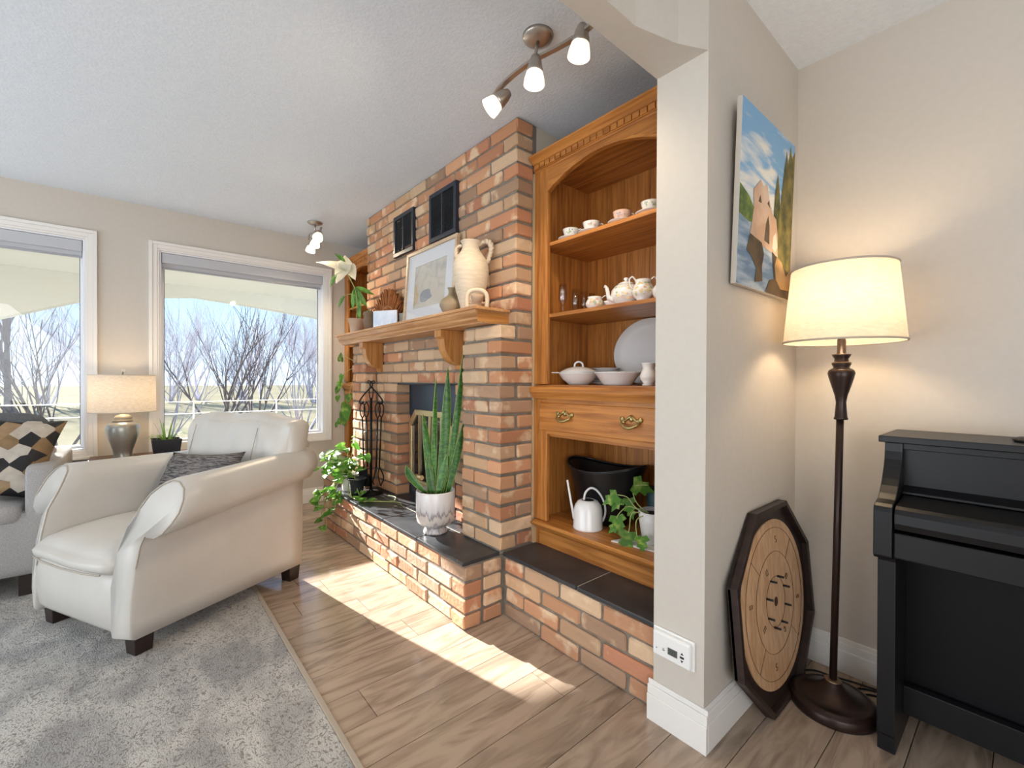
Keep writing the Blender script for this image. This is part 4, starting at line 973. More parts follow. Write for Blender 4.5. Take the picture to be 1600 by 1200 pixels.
# fire tools
ft = thing('fireplace_tool_set', 'black wrought-iron fireplace tool set with scrolled top on the hearth', 'fireplace tools', (-3.19, 1.345, ZH))
IR = mat('wrought_iron', (.012, .012, .013), .45, .6); fc = Vector((-3.19, 1.345, ZH))
def T(a, z, f=0): return fc + VR * a + Vector((-.761, .649, 0)) * f + Vector((0, 0, z - ZH))
B().lathe([(.085, 0), (.085, .010), (.02, .018), (.012, .03)], fc, 24).build('base', IR, ft)
B().box(-.010, .010, -.006, .006, 0, 1).build('x', IR, ft) if False else None
B().tube([T(0, .33), T(0, 1.02)], .0095, 8).build('pole', IR, ft)
b = B()
for s in (-1, 1):
    b.tube(smooth_path([T(-s * .006, 1.135), T(s * .018, 1.148), T(s * .026, 1.135), T(s * .016, 1.125)], 5), .004, 6)
    b.tube(smooth_path([T(-s * .004, 1.14), T(-s * .008, 1.115), T(s * .0, 1.10), T(s * .04, 1.06), T(s * .078, 1.01), T(s * .085, .985), T(s * .07, .975), T(s * .055, .99)], 6), .0055, 7)
    b.tube(smooth_path([T(s * .012, 1.10), T(s * .014, 1.05), T(0, .98)], 4), .004, 6)
b.build('scroll_top', IR, ft)
for k, (a, f) in enumerate(((-.058, -.02), (-.045, .03), (.055, -.02), (.068, .025))):
    b = B()
    b.tube(smooth_path([T(a, .99, f), T(a - .018, .95, f), T(a - .014, .90, f), T(a, .87, f)], 5), .0042, 6).tube(smooth_path([T(a, .99, f), T(a + .018, .95, f), T(a + .014, .90, f), T(a, .87, f)], 5), .0042, 6)
    b.tube([T(a, .875, f), T(a * .8, .50, f)], .0055, 6)
    h = b.build('tool', IR, ft)
    if k == 0: B().box(-.04, .04, -.004, .004, 0, .13).build('shovel_blade', IR, h) if False else B().add([T(-.085, .50, f), T(-.02, .50, f), T(-.018, .37, f + .01), T(-.088, .37, f + .01), T(-.085, .50, f + .006), T(-.02, .50, f + .006), T(-.018, .37, f + .016), T(-.088, .37, f + .016)], [(0, 1, 2, 3), (7, 6, 5, 4), (0, 4, 5, 1), (1, 5, 6, 2), (2, 6, 7, 3), (3, 7, 4, 0)]).build('shovel_blade', IR, h)
    elif k == 2: B().tube(smooth_path([T(.044, .50, f), T(.03, .44, f), T(.02, .40, f), T(.03, .38, f)], 4), .005, 6).build('hook', IR, h)
    elif k == 3: B().tube(smooth_path([T(.054, .50, f), T(.08, .45, f), T(.085, .41, f), T(.065, .36, f)], 4), .005, 6).tube(smooth_path([T(.054, .50, f), T(.045, .45, f), T(.05, .41, f), T(.062, .36, f)], 4), .005, 6).build('tongs', IR, h)
    else: B().lathe([(.012, .42), (.03, .36), (.034, .33), (1e-6, .33)], (T(-.036, 0, f).x, T(-.036, 0, f).y, .03), 10).build('brush_head', IR, h)
bk = thing('ash_bucket', 'small black metal ash bucket beside the fireplace tools', 'bucket', (-3.255, 1.265, ZH)) if False else None
AB = B(); AB.lathe([(1e-6, 0), (.042, 0), (.048, .06), (.056, .118), (.068, .124), (.070, .132), (.062, .134), (.052, .11), (.040, .01)], (T(-.075, 0, -.085).x, T(-.075, 0, -.085).y, ZH), 20)
tag(AB.build('ash_bucket', mat('black_enamel', (.02, .024, .032), .35)), 'small black metal ash bucket in front of the fireplace tools', 'bucket')
# candle
cn = thing('candle', 'small white pillar candle on a clear holder at the edge of the fireplace opening', 'candle', (-2.235, 1.435, ZH))
B().lathe([(1e-6, 0), (.024, 0), (.022, .006), (.010, .010), (.012, .016), (.024, .02), (1e-6, .02)], (-2.235, 1.435, ZH), 16).build('holder', glass_mat('holder_glass', (.85, .85, .85), .12), cn)
B().lathe([(.014, .02), (.014, .066), (.006, .072), (.001, .08)], (-2.235, 1.435, ZH), 14).build('candle_stick', mat('wax', (.72, .60, .55), .5, sub=.3), cn)
# pothos
ph = thing('pothos', 'lush trailing pothos in a white pot spilling over the left end of the hearth', 'plant', (-3.375, 1.255, ZH))
pot(ph, (-3.375, 1.255), [(.048, ZH), (.052, ZH + .01), (.064, ZH + .11), (.068, ZH + .128)], mat('white_glaze_pot', (.72, .71, .69), .3), .058, ZH + .112)
rr = random.Random(31); PC = Vector((-3.375, 1.255, .43))
def Dp(px, py, d=3.28):     # helper used only to spread the vine tips around the pot
    return Vector((-3.277 - .0026 * 0, 0, 0))
ends = [(-3.20, 1.31, .60), (-3.24, 1.25, .74), (-3.30, 1.19, .67), (-3.42, 1.05, .60), (-3.36, 1.12, .63), (-3.45, 1.02, .505), (-3.40, 1.07, .48), (-3.46, 1.03, .31), (-3.42, 1.04, .24), (-3.36, 1.115, .175), (-3.41, 1.06, .12), (-3.385, 1.085, .05),
        (-3.445, 1.02, .19), (-3.20, 1.30, .50), (-3.25, 1.16, .42), (-3.27, 1.12, .30), (-3.10, 1.22, .335), (-3.30, 1.12, .22), (-3.35, 1.15, .52), (-3.28, 1.22, .55), (-3.46, 1.11, .44), (-3.5, 1.15, .56)]
for i, e in enumerate(ends):
    e = Vector(e); mid = PC.lerp(e, .5) + Vector((0, 0, .07 if e.z > .4 else .06)); mid2 = PC.lerp(e, .8) + Vector((0, -.01, .05))
    path = [PC, mid, mid2 if e.z < .42 else PC.lerp(e, .8) + Vector((0, 0, .01)), e]
    if e.z < .32:
        edge = Vector((e.x * .6 + PC.x * .4, 1.13, .345)); path = [PC, PC.lerp(edge, .5) + Vector((0, 0, .06)), edge, Vector((e.x, e.y + .01, (.34 + e.z) / 2)), e]
    stem(ph, path, .0026)
    sp_ = smooth_path(path, 4); k = 5 if e.z > .4 else 6
    for j in range(k):
        p = sp_[int((len(sp_) - 1) * (j + 1.2) / (k + .2)) if j < k - 1 else -1]; a = rr.uniform(0, 6.28)
        d_ = Vector((math.cos(a) * .7 + .15, math.sin(a) * .6 - .35, rr.uniform(-.5, .35))).normalized() * rr.uniform(.050, .082)
        leafat(POTH, ph, p, p + d_, (.45, -.5, .8), rr.uniform(-.3, .3))
stem(ph, [(-3.33, 1.22, .44), (-3.22, 1.2, .40), (-3.14, 1.18, .325), (-3.04, 1.20, .318), (-2.93, 1.27, .318), (-2.86, 1.36, .317), (-2.94, 1.42, .318), (-3.02, 1.40, .318)], .0035)
stem(ph, [(-3.33, 1.24, .44), (-3.20, 1.18, .34), (-3.10, 1.18, .318), (-2.98, 1.21, .317), (-2.87, 1.33, .317), (-2.80, 1.38, .317), (-2.72, 1.36, .317)], .003)
for a, b_ in (((-3.00, 1.21, .32), (-2.95, 1.17, .36)), ((-2.98, 1.20, .32), (-3.02, 1.16, .35)), ((-2.96, 1.22, .32), (-2.90, 1.25, .35)), ((-3.04, 1.20, .32), (-3.07, 1.17, .345))): leafat(POTH, ph, a, b_, (0, -.3, 1), s=1.1)
# ------------------------------------------------------------------ china and glass in the bookcase
S1, S2, S3, S4 = 1.8465, 1.4885, 1.1315, .4435
SCR = [(1e-6, 0), (.024, 0), (.028, .004), (.060, .014), (.064, .016), (.060, .0175), (.028, .008), (1e-6, .007)]
CUP = [(1e-6, .007), (.019, .007), (.021, .012), (.020, .016), (.030, .028), (.037, .045), (.041, .060), (.039, .060), (.034, .045), (.026, .028), (1e-6, .020)]
FLC = [mat('flower_blue', (.25, .30, .38), .3), mat('flower_green', (.42, .47, .30), .3), mat('flower_rose', (.72, .42, .32), .3), mat('flower_yellow', (.80, .62, .28), .3)]
def flecks(parent, c, r, z0, z1, n, mats, seedv, spread=.9, sz_=.004, rf=None):
    rr = random.Random(seedv); bs2 = {}
    base = math.atan2(-c[1], -c[0])
    for i in range(n):
        a = base + rr.uniform(-spread, spread); z = rr.uniform(z0, z1); q = (rf(z) if rf else r) + .0007; m = rr.choice(mats)
        b = bs2.setdefault(m.name, (B(), m))[0]; s_ = sz_ * rr.uniform(.6, 1.4); p = Vector((c[0] + q * math.cos(a), c[1] + q * math.sin(a), z)); tx = Vector((-math.sin(a), math.cos(a), 0)); up = Vector((0, 0, 1))
        b.add([p + tx * s_ * math.cos(t) + up * s_ * math.sin(t) for t in (0, 1.05, 2.1, 3.15, 4.2, 5.25)], [(0, 1, 2, 3, 4, 5)])
    for b, m in bs2.values(): b.build('painted_flowers', m, parent)['kind'] = 'stuff'
cups = [(-1.505, .2, 'white teacup with a grey-green sprig and its saucer, leftmost on the top shelf', [FLC[1], FLC[0]]), (-1.375, .9, 'white teacup with small dots and its saucer, second from the left on the top shelf', [FLC[1], FLC[2]]),
        (-1.20, .4, 'teacup with pink band and dark flowers on its saucer, third on the top shelf', [FLC[2], FLC[0]]), (-1.055, 1.0, 'white teacup with a dark spray on its saucer, rightmost on the top shelf', [FLC[1], FLC[0]])]
def cuprf(z): 
    t = (z - S1 - .028) / .032; return .030 + .011 * max(0, min(1, t)) + .001
for i, (x, ra, lab, fm_) in enumerate(cups):
    t = thing('teacup', lab, 'teacup', (x, 1.665, S1), group='teacups on the top shelf')
    B().lathe(CUP, (x, 1.665, S1), 28).build('cup', CHINA if i != 2 else mat('pink_china', (.74, .48, .38), .2, coat=.5), t)
    dv = VR.copy(); dv.rotate(Quaternion((0, 0, 1), (-.5, 0, .1, -.9)[i]))
    B().tube(smooth_path([Vector((x, 1.665, S1 + z)) + dv * a for a, z in ((.034, .052), (.052, .056), (.057, .044), (.050, .032), (.029, .030))], 5), .0026, 6).build('handle', CHINA, t)
    B().lathe(SCR, (x, 1.665, S1), 28).build('saucer', CHINA, t)
    flecks(t, (x, 1.665), .037, S1 + .036, S1 + .052, 9, fm_, i + 2, .6, rf=cuprf)
GLS = glass_mat('clear_glass', (.93, .92, .90), .14)
def glass(x, y, prof, lab, name='drinking_glass'):
    t = thing(name, lab, 'glass', (x, y, S2), group='glasses on the middle shelf'); B().lathe(prof, (x, y, S2), 20).build('bowl', GLS, t); return t
glass(-1.548, 1.655, [(1e-6, 0), (.022, 0), (.023, .002), (.004, .005), (.003, .035), (.010, .048), (.021, .075), (.022, .10), (.018, .152), (.017, .152), (.020, .10), (.018, .076), (1e-6, .05)], 'crystal flute at the left end of the middle shelf', 'champagne_flute')
for (x, y, r, h, lab) in ((-1.503, 1.70, .019, .125, 'tallest straight tumbler, right beside the crystal flute'), (-1.488, 1.748, .0165, .118, 'middle straight tumbler between the tallest and the shortest one'), (-1.447, 1.762, .015, .105, 'shortest straight tumbler, nearest the creamer')):
    glass(x, y, [(1e-6, 0), (r * .85, 0), (r, h), (r - .0012, h), (r * .85 - .001, .006), (1e-6, .006)], lab)
YCH = [FLC[3], FLC[1], FLC[2], FLC[3]]
def vessel(name, lab, c, prof, z, cat, fl=None, extra=None, seg=32):
    t = thing(name, lab, cat, (c[0], c[1], z)); B().lathe(prof, (c[0], c[1], z), seg).build('body', CHINA, t)
    if fl:
        def rf(zz):
            h = zz - z
            for (r0, z0), (r1, z1) in zip(prof[:-1], prof[1:]):
                if z1 > z0 and z0 <= h <= z1: return r0 + (r1 - r0) * (h - z0) / (z1 - z0)
            return prof[2][0]
        flecks(t, c, 0, z + fl[0], z + fl[1], fl[2], YCH, fl[3], .8, .006, rf)
    return t
def C3(c, a, z, f=0): return Vector((c[0], c[1], z)) + VR * a + Vector((-.761, .649, 0)) * f
c = (-1.352, 1.665)
t = vessel('creamer', 'small white cream jug with yellow flowers, left of the teapot', c, [(1e-6, 0), (.024, 0), (.026, .004), (.040, .018), (.043, .030), (.036, .046), (.030, .052), (.033, .060), (.031, .060), (.027, .052), (1e-6, .03)], S2, 'jug', (.014, .045, 16, 3))
B().tube(smooth_path([C3(c, a, S2 + z) for a, z in ((.032, .054), (.050, .068), (.062, .056), (.056, .036), (.040, .022))], 5), .003, 6).build('handle', CHINA, t)
c = (-1.262, 1.68)
vessel('sugar_bowl', 'low white scalloped dish between cream jug and teapot', c, [(1e-6, 0), (.018, 0), (.022, .004), (.034, .022), (.038, .030), (.036, .030), (.02, .008), (1e-6, .006)], S2, 'bowl')
c = (-1.20, 1.70)
t = vessel('teapot', 'round white teapot with yellow and green flowers on the middle shelf', c, [(1e-6, 0), (.040, 0), (.043, .006), (.046, .012), (.064, .030), (.070, .050), (.066, .072), (.050, .092), (.034, .100), (.030, .100)], S2, 'teapot', (.03, .085, 26, 5))
B().lathe([(.037, .099), (.036, .103), (.028, .108), (.012, .114), (.006, .118), (.012, .124), (.010, .130), (1e-6, .134)], (c[0], c[1], S2), 24).build('lid', CHINA, t)
B().tube(smooth_path([C3(c, a, S2 + z) for a, z in ((-.058, .030), (-.078, .042), (-.084, .070), (-.090, .088), (-.100, .092))], 5), [.012] * 6 + [.009] * 8 + [.0065] * 7, 8).build('spout', CHINA, t)
B().tube(smooth_path([C3(c, a, S2 + z) for a, z in ((.060, .072), (.084, .078), (.092, .056), (.082, .036), (.062, .032))], 5), .0042, 6).build('handle', CHINA, t)
c = (-1.095, 1.675)
t = vessel('coffee_pot', 'white flowered coffee pot with two loops, right of the round teapot', c, [(1e-6, 0), (.032, 0), (.034, .006), (.026, .014), (.042, .030), (.048, .050), (.042, .070), (.032, .086), (.036, .098), (.034, .100), (.028, .088), (1e-6, .08)], S2, 'teapot', (.03, .085, 26, 8))
for s in (-1, 1): B().tube(smooth_path([C3(c, s * a, S2 + z) for a, z in ((.030, .094), (.046, .112), (.060, .100), (.056, .074), (.046, .060))], 5), .004, 6).build('handle', CHINA, t)
c = (-1.00, 1.68)
vessel('sugar_pot', 'white flowered sugar pot at the wall edge of the middle shelf', c, [(1e-6, 0), (.03, 0), (.032, .005), (.044, .025), (.046, .045), (.036, .062), (.03, .066), (.02, .078), (1e-6, .085)], S2, 'bowl', (.01, .06, 18, 11))
# counter
PORC = mat('porcelain', (.70, .685, .67), .2, coat=.4)
c = (-1.492, 1.715)
t = thing('tureen', 'white covered vegetable dish with loop handle on the counter', 'dish', (c[0], c[1], S3))
B().lathe([(1e-6, 0), (.050, 0), (.054, .006), (.082, .028), (.100, .056), (.104, .062), (.100, .063), (.07, .025), (1e-6, .012)], (c[0], c[1], S3), 36).build('dish', PORC, t)
B().lathe([(.094, .064), (.090, .069), (.060, .084), (.020, .092), (1e-6, .093)], (c[0], c[1], S3), 36).build('lid', PORC, t)
B().tube(smooth_path([C3(c, a, S3 + z) for a, z in ((-.022, .088), (-.018, .108), (0, .117), (.018, .108), (.022, .088))], 5), .005, 7).build('lid_handle', PORC, t)
for s in (-1, 1): B().tube(smooth_path([C3(c, s * a, S3 + .061, f) for a, f in ((.098, -.03), (.128, -.02), (.135, 0), (.128, .02), (.098, .03))], 5), .004, 6, flat=.6).build('handle', PORC, t)
for i in range(7):
    r = .082 if i < 4 else .072; z = S3 + i * .0115 + (0 if i < 4 else .003)
    b = B().lathe([(1e-6, 0), (r * .6, 0), (r * .62, .003), (r, .013), (r - .001, .015), (r * .6, .006), (1e-6, .005)], (-1.435, 1.858, z), 32)
    o = b.build('dinner_plate', PORC); tag(o, 'white plate in the stack behind the covered dish, %s from the bottom' % ['first', 'second', 'third', 'fourth', 'fifth', 'sixth', 'seventh'][i], 'plate', 'stacked plates behind the covered dish')
c = (-1.245, 1.70)
t = thing('serving_bowl', 'open white oval-rimmed serving bowl in front of the platter', 'bowl', (c[0], c[1], S3))
B().lathe([(1e-6, 0), (.062, 0), (.066, .005), (.084, .03), (.104, .056), (.108, .060), (.105, .062), (.080, .034), (.06, .012), (1e-6, .010)], (c[0], c[1], S3), 40).build('bowl', PORC, t)
pk = thing('platter', 'large oval white serving platter standing against the bookcase back', 'platter', (-1.235, 1.93, S3)); M4 = Matrix.Rotation(R(90 - 9), 4, 'X')
B().lathe([(1e-6, .004), (.125, .004), (.135, .006), (.15, .010), (.195, .018), (.198, .020), (.195, .022), (.15, .016), (.125, .010), (1e-6, .010)], (-1.235, 1.945, S3 + .168), 56, 1, .84, M4).build('plate', PORC, pk)
for i in range(2):
    z = S3 + .042 + i * .012
    tag(B().lathe([(1e-6, 0), (.05, 0), (.052, .003), (.084, .014), (.083, .016), (.05, .007), (1e-6, .006)], (-1.15, 1.84, z), 32).build('salad_plate', PORC), ['lower', 'upper'][i] + ' of two white plates lying on the small stack behind the pitcher', 'plate', 'salad plates')
for i in range(4):
    tag(B().lathe([(1e-6, 0), (.035, 0), (.037, .003), (.058, .010), (.057, .0115), (.035, .006), (1e-6, .005)], (-1.15, 1.84, S3 + i * .0105), 28).build('dessert_plate', mat('gold_rim_china', (.62, .56, .46), .3)), 'gold-edged small plate under the white plates, %s from the bottom' % ['first', 'second', 'third', 'fourth'][i], 'plate', 'small plates behind the pitcher')
c = (-1.075, 1.69)
t = vessel('pitcher', 'small white moulded pitcher at the wall edge of the counter', c, [(1e-6, 0), (.026, 0), (.028, .004), (.022, .010), (.036, .030), (.038, .042), (.030, .062), (.025, .074), (.029, .092), (.032, .098), (.029, .098), (.022, .078), (1e-6, .05)], S3, 'pitcher')
B().tube(smooth_path([C3(c, a, S3 + z) for a, z in ((.027, .088), (.050, .094), (.056, .070), (.050, .046), (.036, .038))], 5), .004, 6).build('handle', CHINA, t)
# bottom compartment
cs = thing('coal_scuttle', 'black metal coal scuttle with wide tilted oval rim in the bottom compartment', 'scuttle', (-1.41, 1.82, S4))
b = B(); seg = 40; rings = [(0, .125, .080), (.04, .14, .09), (.14, .17, .108), (.24, .205, .130), (.275, .222, .140), (.285, .226, .143)]
vs = []
for k, (h, ax, ay) in enumerate(rings + [(.27, .216, .134), (.03, .12, .075)]):
    for i in range(seg):
        a = 2 * math.pi * i / seg; sc_ = h / .285; x = ax * math.cos(a) * (1 + .06 * math.cos(a) * sc_)
        z = S4 + h + sc_ * (.008 * math.cos(a) + .020 * math.cos(2 * a)) * (1 if h > .1 else .2)
        vs.append((-1.41 + x, 1.82 + ay * math.sin(a), z))
n = len(rings) + 2
fs = [(k * seg + i, k * seg + (i + 1) % seg, (k + 1) * seg + (i + 1) % seg, (k + 1) * seg + i) for k in range(n - 1) for i in range(seg)] + [tuple(range(seg))[::-1], tuple(range((n - 1) * seg, n * seg))]
b.add(vs, fs, True); b.build('body', mat('black_japanned', (.012, .011, .012), .3, .2), cs)
rim = [Vector(v) for v in vs[5 * seg:6 * seg]]; B().tube(rim + [rim[0]], .0045, 6, False).build('rim', mat('black_rim', (.03, .03, .032), .25, .4), cs)
wc = thing('watering_can', 'small white watering can with thin spout and big loop handle', 'watering can', (-1.388, 1.668, S4)); c = (-1.388, 1.668)
WCM = mat('white_enamel', (.80, .79, .78), .22, coat=.3)
B().lathe([(1e-6, 0), (.070, 0), (.072, .006), (.070, .012), (.068, .090), (.062, .112), (.048, .130), (.034, .136), (.030, .136), (.030, .130), (1e-6, .125)], (c[0], c[1], S4), 36).build('body', WCM, wc)
B().lathe([(.029, .134), (.024, .1345), (1e-6, .1345)], (c[0], c[1], S4 + .0015), 20).build('opening', mat('dark_hole', (.01, .01, .01), .9), wc)
B().tube([C3(c, -.066, S4 + .045), C3(c, -.080, S4 + .115), C3(c, -.100, S4 + .230)], [.008, .0055, .005], 10).build('spout', WCM, wc)
B().tube(smooth_path([C3(c, a, S4 + z) for a, z in ((-.020, .130), (-.012, .170), (.014, .192), (.045, .178), (.074, .135), (.084, .080), (.072, .035), (.050, .022), (.040, .026))], 6), .0055, 8).build('handle', WCM, wc)
tp = thing('teal_pot', 'empty teal glazed bowl pot behind the trailing ivy', 'pot', (-1.085, 1.862, S4))
pot(tp, (-1.085, 1.862), [(.055, S4), (.06, S4 + .01), (.085, S4 + .10), (.09, S4 + .17), (.086, S4 + .185), (.09, S4 + .20), (.088, S4 + .212)], mat('teal_glaze', (.035, .085, .105), .3, coat=.3), 0, 0, 'bowl')
tag(B().prism([(-1.20, 1.60), (-.99, 1.64), (-.93, 1.80), (-1.16, 1.76)], S4, S4 + .007, 'z').build('drip_tray', mat('white_tray', (.66, .64, .62), .35), bevel=.002), 'flat white tray under the white pot in the bottom compartment', 'tray')
iv = thing('variegated_ivy', 'leafy vine in a white pot trailing over the bottom shelf', 'plant', (-1.065, 1.722, S4 + .007))
pot(iv, (-1.065, 1.722), [(.045, S4 + .007), (.050, S4 + .02), (.062, S4 + .10), (.066, S4 + .145)], mat('white_glaze_pot2', (.74, .72, .70), .3), .058, S4 + .128)
zc = S4 + .135
for pts in ([(-1.075, 1.70, zc), (-1.125, 1.68, zc + .04), (-1.155, 1.70, zc + .10), (-1.10, 1.73, zc + .115)], [(-1.075, 1.70, zc), (-1.12, 1.67, zc + .02), (-1.16, 1.66, zc + .06), (-1.20, 1.645, zc + .065)], [(-1.09, 1.69, zc), (-1.15, 1.66, .60), (-1.19, 1.64, .56), (-1.20, 1.64, .53)],
            [(-1.08, 1.68, zc), (-1.12, 1.64, .58), (-1.13, 1.63, .50), (-1.16, 1.62, .46)], [(-1.07, 1.68, zc), (-1.09, 1.63, .56), (-1.08, 1.62, .49), (-1.06, 1.62, .47)]):
    stem(iv, pts, .0024)
for a, b_ in (((-1.155, 1.70, .69), (-1.075, 1.75, .665)), ((-1.20, 1.645, .64), (-1.25, 1.60, .60)), ((-1.195, 1.65, .63), (-1.215, 1.62, .57)), ((-1.16, 1.67, .63), (-1.14, 1.66, .57)), ((-1.20, 1.64, .55), (-1.165, 1.62, .48)), ((-1.19, 1.64, .52), (-1.22, 1.605, .475)),
               ((-1.13, 1.63, .50), (-1.12, 1.58, .42)), ((-1.06, 1.62, .50), (-1.04, 1.60, .44)), ((-1.15, 1.66, .60), (-1.12, 1.65, .55))):
    leafat(IVY, iv, a, b_, (.5, -.7, .5), s=1.0)
# ------------------------------------------------------------------ track lights
GLW = mat('lit_glass_shade', (.9, .85, .75), .3, emit=(1, .86, .62), estr=.9)
BRT = mat('halogen_bulb', (1, .9, .7), .5, emit=(1, .86, .62), estr=20)
def head(t, p, d, joint, cap=1.0, energy=5):
    p = Vector(p); d = Vector(d).normalized(); q = Vector((0, 0, 1)).rotation_difference(d).to_matrix().to_4x4()
    h = B().lathe([(.008, -.060), (.016, -.056), (.024, -.035), (.030, -.005), (.032, .012), (.030, .012), (.028, -.003), (.015, -.05)], p, 24, M4=q).build('head', NICKEL, t)
    B().lathe([(.031, .006), (.038, .035), (.040, .052), (.0385, .052), (.036, .035), (.029, .008)], p, 24, M4=q).build('glass_shade', GLW, h, label='lit frosted glass shade')
    B().ball(p + d * .030, .015, 12, 8).build('bulb', BRT, h)
    B().tube([joint, p - d * .045], .0055, 8).build('arm', NICKEL, t)
    light('spot_light', 'SPOT', p + d * .060, energy * 2.2, (1, .80, .55), .03, aim=d, spot=140)
t1 = thing('track_light', 'brushed nickel track light with a wavy bar and glass shades above the brick corner', 'light', (-1.245, 1.185, 2.475))
B().lathe([(1e-6, -.022), (.03, -.022), (.056, -.010), (.060, 0), (1e-6, 0)], (-1.245, 1.185, 2.475), 28).build('canopy', NICKEL, t1)
B().tube([(-1.245, 1.185, 2.46), (-1.245, 1.168, 2.38)], .007, 8).build('stem', NICKEL, t1)
bp_ = smooth_path([(-1.50, 1.165, 2.352), (-1.42, 1.150, 2.358), (-1.33, 1.155, 2.37), (-1.24, 1.170, 2.378), (-1.13, 1.185, 2.37), (-1.02, 1.19, 2.362), (-.93, 1.18, 2.36)], 5)
b = B()
for i in range(len(bp_) - 1):
    a_, c_ = bp_[i], bp_[i + 1]; dd = (c_ - a_); sd = Vector((-dd.y, dd.x, 0)).normalized() * .010; up = Vector((0, 0, .005))
    b.add([a_ - sd - up, a_ + sd - up, a_ + sd + up, a_ - sd + up, c_ - sd - up, c_ + sd - up, c_ + sd + up, c_ - sd + up], [(0, 4, 5, 1), (1, 5, 6, 2), (2, 6, 7, 3), (3, 7, 4, 0)] + ([(0, 1, 2, 3)] if i == 0 else []) + ([(7, 6, 5, 4)] if i == len(bp_) - 2 else []))
b.build('bar', NICKEL, t1)
head(t1, (-1.425, 1.135, 2.292), (-.42, -.50, -.55), (-1.43, 1.152, 2.353))
head(t1, (-1.225, 1.15, 2.315), (-.02, -.05, -1), (-1.225, 1.17, 2.374))
head(t1, (-1.035, 1.19, 2.335), (-.12, -.05, -1), (-1.035, 1.19, 2.364), energy=1.2)
t2 = thing('track_light', 'small brushed nickel three-head track light on the ceiling near the windows', 'light', (-3.93, 1.165, 2.475))
B().lathe([(1e-6, -.02), (.03, -.02), (.056, -.010), (.060, 0), (1e-6, 0)], (-3.93, 1.165, 2.475), 28).build('canopy', NICKEL, t2)
B().tube([(-3.93, 1.165, 2.46), (-3.93, 1.165, 2.40)], .007, 8).build('stem', NICKEL, t2)
B().tube(smooth_path([(-4.14, 1.18, 2.385), (-4.03, 1.15, 2.395), (-3.93, 1.165, 2.40), (-3.83, 1.18, 2.395), (-3.72, 1.15, 2.385)], 5), .007, 8, flat=.5).build('bar', NICKEL, t2)
head(t2, (-4.08, 1.18, 2.315), (.1, -.2, -.9), (-4.08, 1.165, 2.387)); head(t2, (-3.93, 1.17, 2.325), (.2, -.2, -.9), (-3.93, 1.165, 2.398)); head(t2, (-3.78, 1.15, 2.33), (.5, -.3, -.6), (-3.79, 1.165, 2.388))
# ------------------------------------------------------------------ right side: thermostat, painting, game board, lamp, piano
th = thing('thermostat', 'white baseboard-heater thermostat with grey display low on the white wall end', 'thermostat', (-.757, 1.35, .28))
B().box(-.823, -.690, 1.326, 1.3495, .238, .322).build('housing', WHITEP, th, .008, seg=3)
B().box(-.829, -.684, 1.342, 1.3498, .233, .327).build('wall_plate', WHITEP, th, .003)
B().box(-.766, -.733, 1.3245, 1.3275, .262, .284).build('display', mat('lcd', (.10, .115, .11), .25), th, label='dark grey display')
DK = mat('dark_print', (.03, .03, .03), .6)
b = B()
for x_ in (-.759, -.751, -.743):
    b.box(x_ - .0022, x_ + .0022, 1.3242, 1.3246, .2775, .279).box(x_ - .0022, x_ + .0022, 1.3242, 1.3246, .2672, .2687).box(x_ + .0012, x_ + .0024, 1.3242, 1.3246, .2672, .279)
b.build('digits', mat('lcd_digits', (.02, .02, .02), .5), th)
b = B().prism([(-.7215, .281), (-.7125, .281), (-.717, .288)], 1.3245, 1.3262, 'y').prism([(-.7215, .263), (-.717, .256), (-.7125, .263)], 1.3245, 1.3262, 'y').box(-.7235, -.7105, 1.3245, 1.3262, .269, .275)
b.build('arrow_buttons', DK, th)
B().box(-.785, -.777, 1.3248, 1.3262, .266, .269).box(-.785, -.779, 1.3248, 1.3262, .272, .2735).box(-.809, -.805, 1.3248, 1.3262, .264, .267).build('markings', mat('grey_print', (.2, .2, .2), .6), th)
# painting (plane x = const, leaning forward at the top)
pt = thing('canvas_painting', 'unframed canvas of a rock arch, cypresses and blue water on the side wall', 'painting', (-.64, 1.735, 1.475))
PY0, PY1, PZ0, PHT = 1.488, 1.968, 1.472, .60; pa = math.atan2(.019, .60)
def PP(u, h, d): # u 0..1 along y, h 0..1 up, d outwards
    return Vector((-.646 + .016 + h * PHT * math.sin(pa) + d * math.cos(pa), PY0 + u * (PY1 - PY0), PZ0 + h * PHT * math.cos(pa) - d * math.sin(pa)))
def pbox(b, u0, u1, h0, h1, d0, d1):
    return b.add([PP(u, h, d) for d in (d0, d1) for h in (h0, h1) for u in (u0, u1)], [(0, 2, 3, 1), (4, 5, 7, 6), (0, 1, 5, 4), (2, 6, 7, 3), (0, 4, 6, 2), (1, 3, 7, 5)])
pbox(B(), 0, 1, 0, 1, -.016, 0).build('canvas', mat('canvas_edge', (.55, .50, .43), .8), pt)
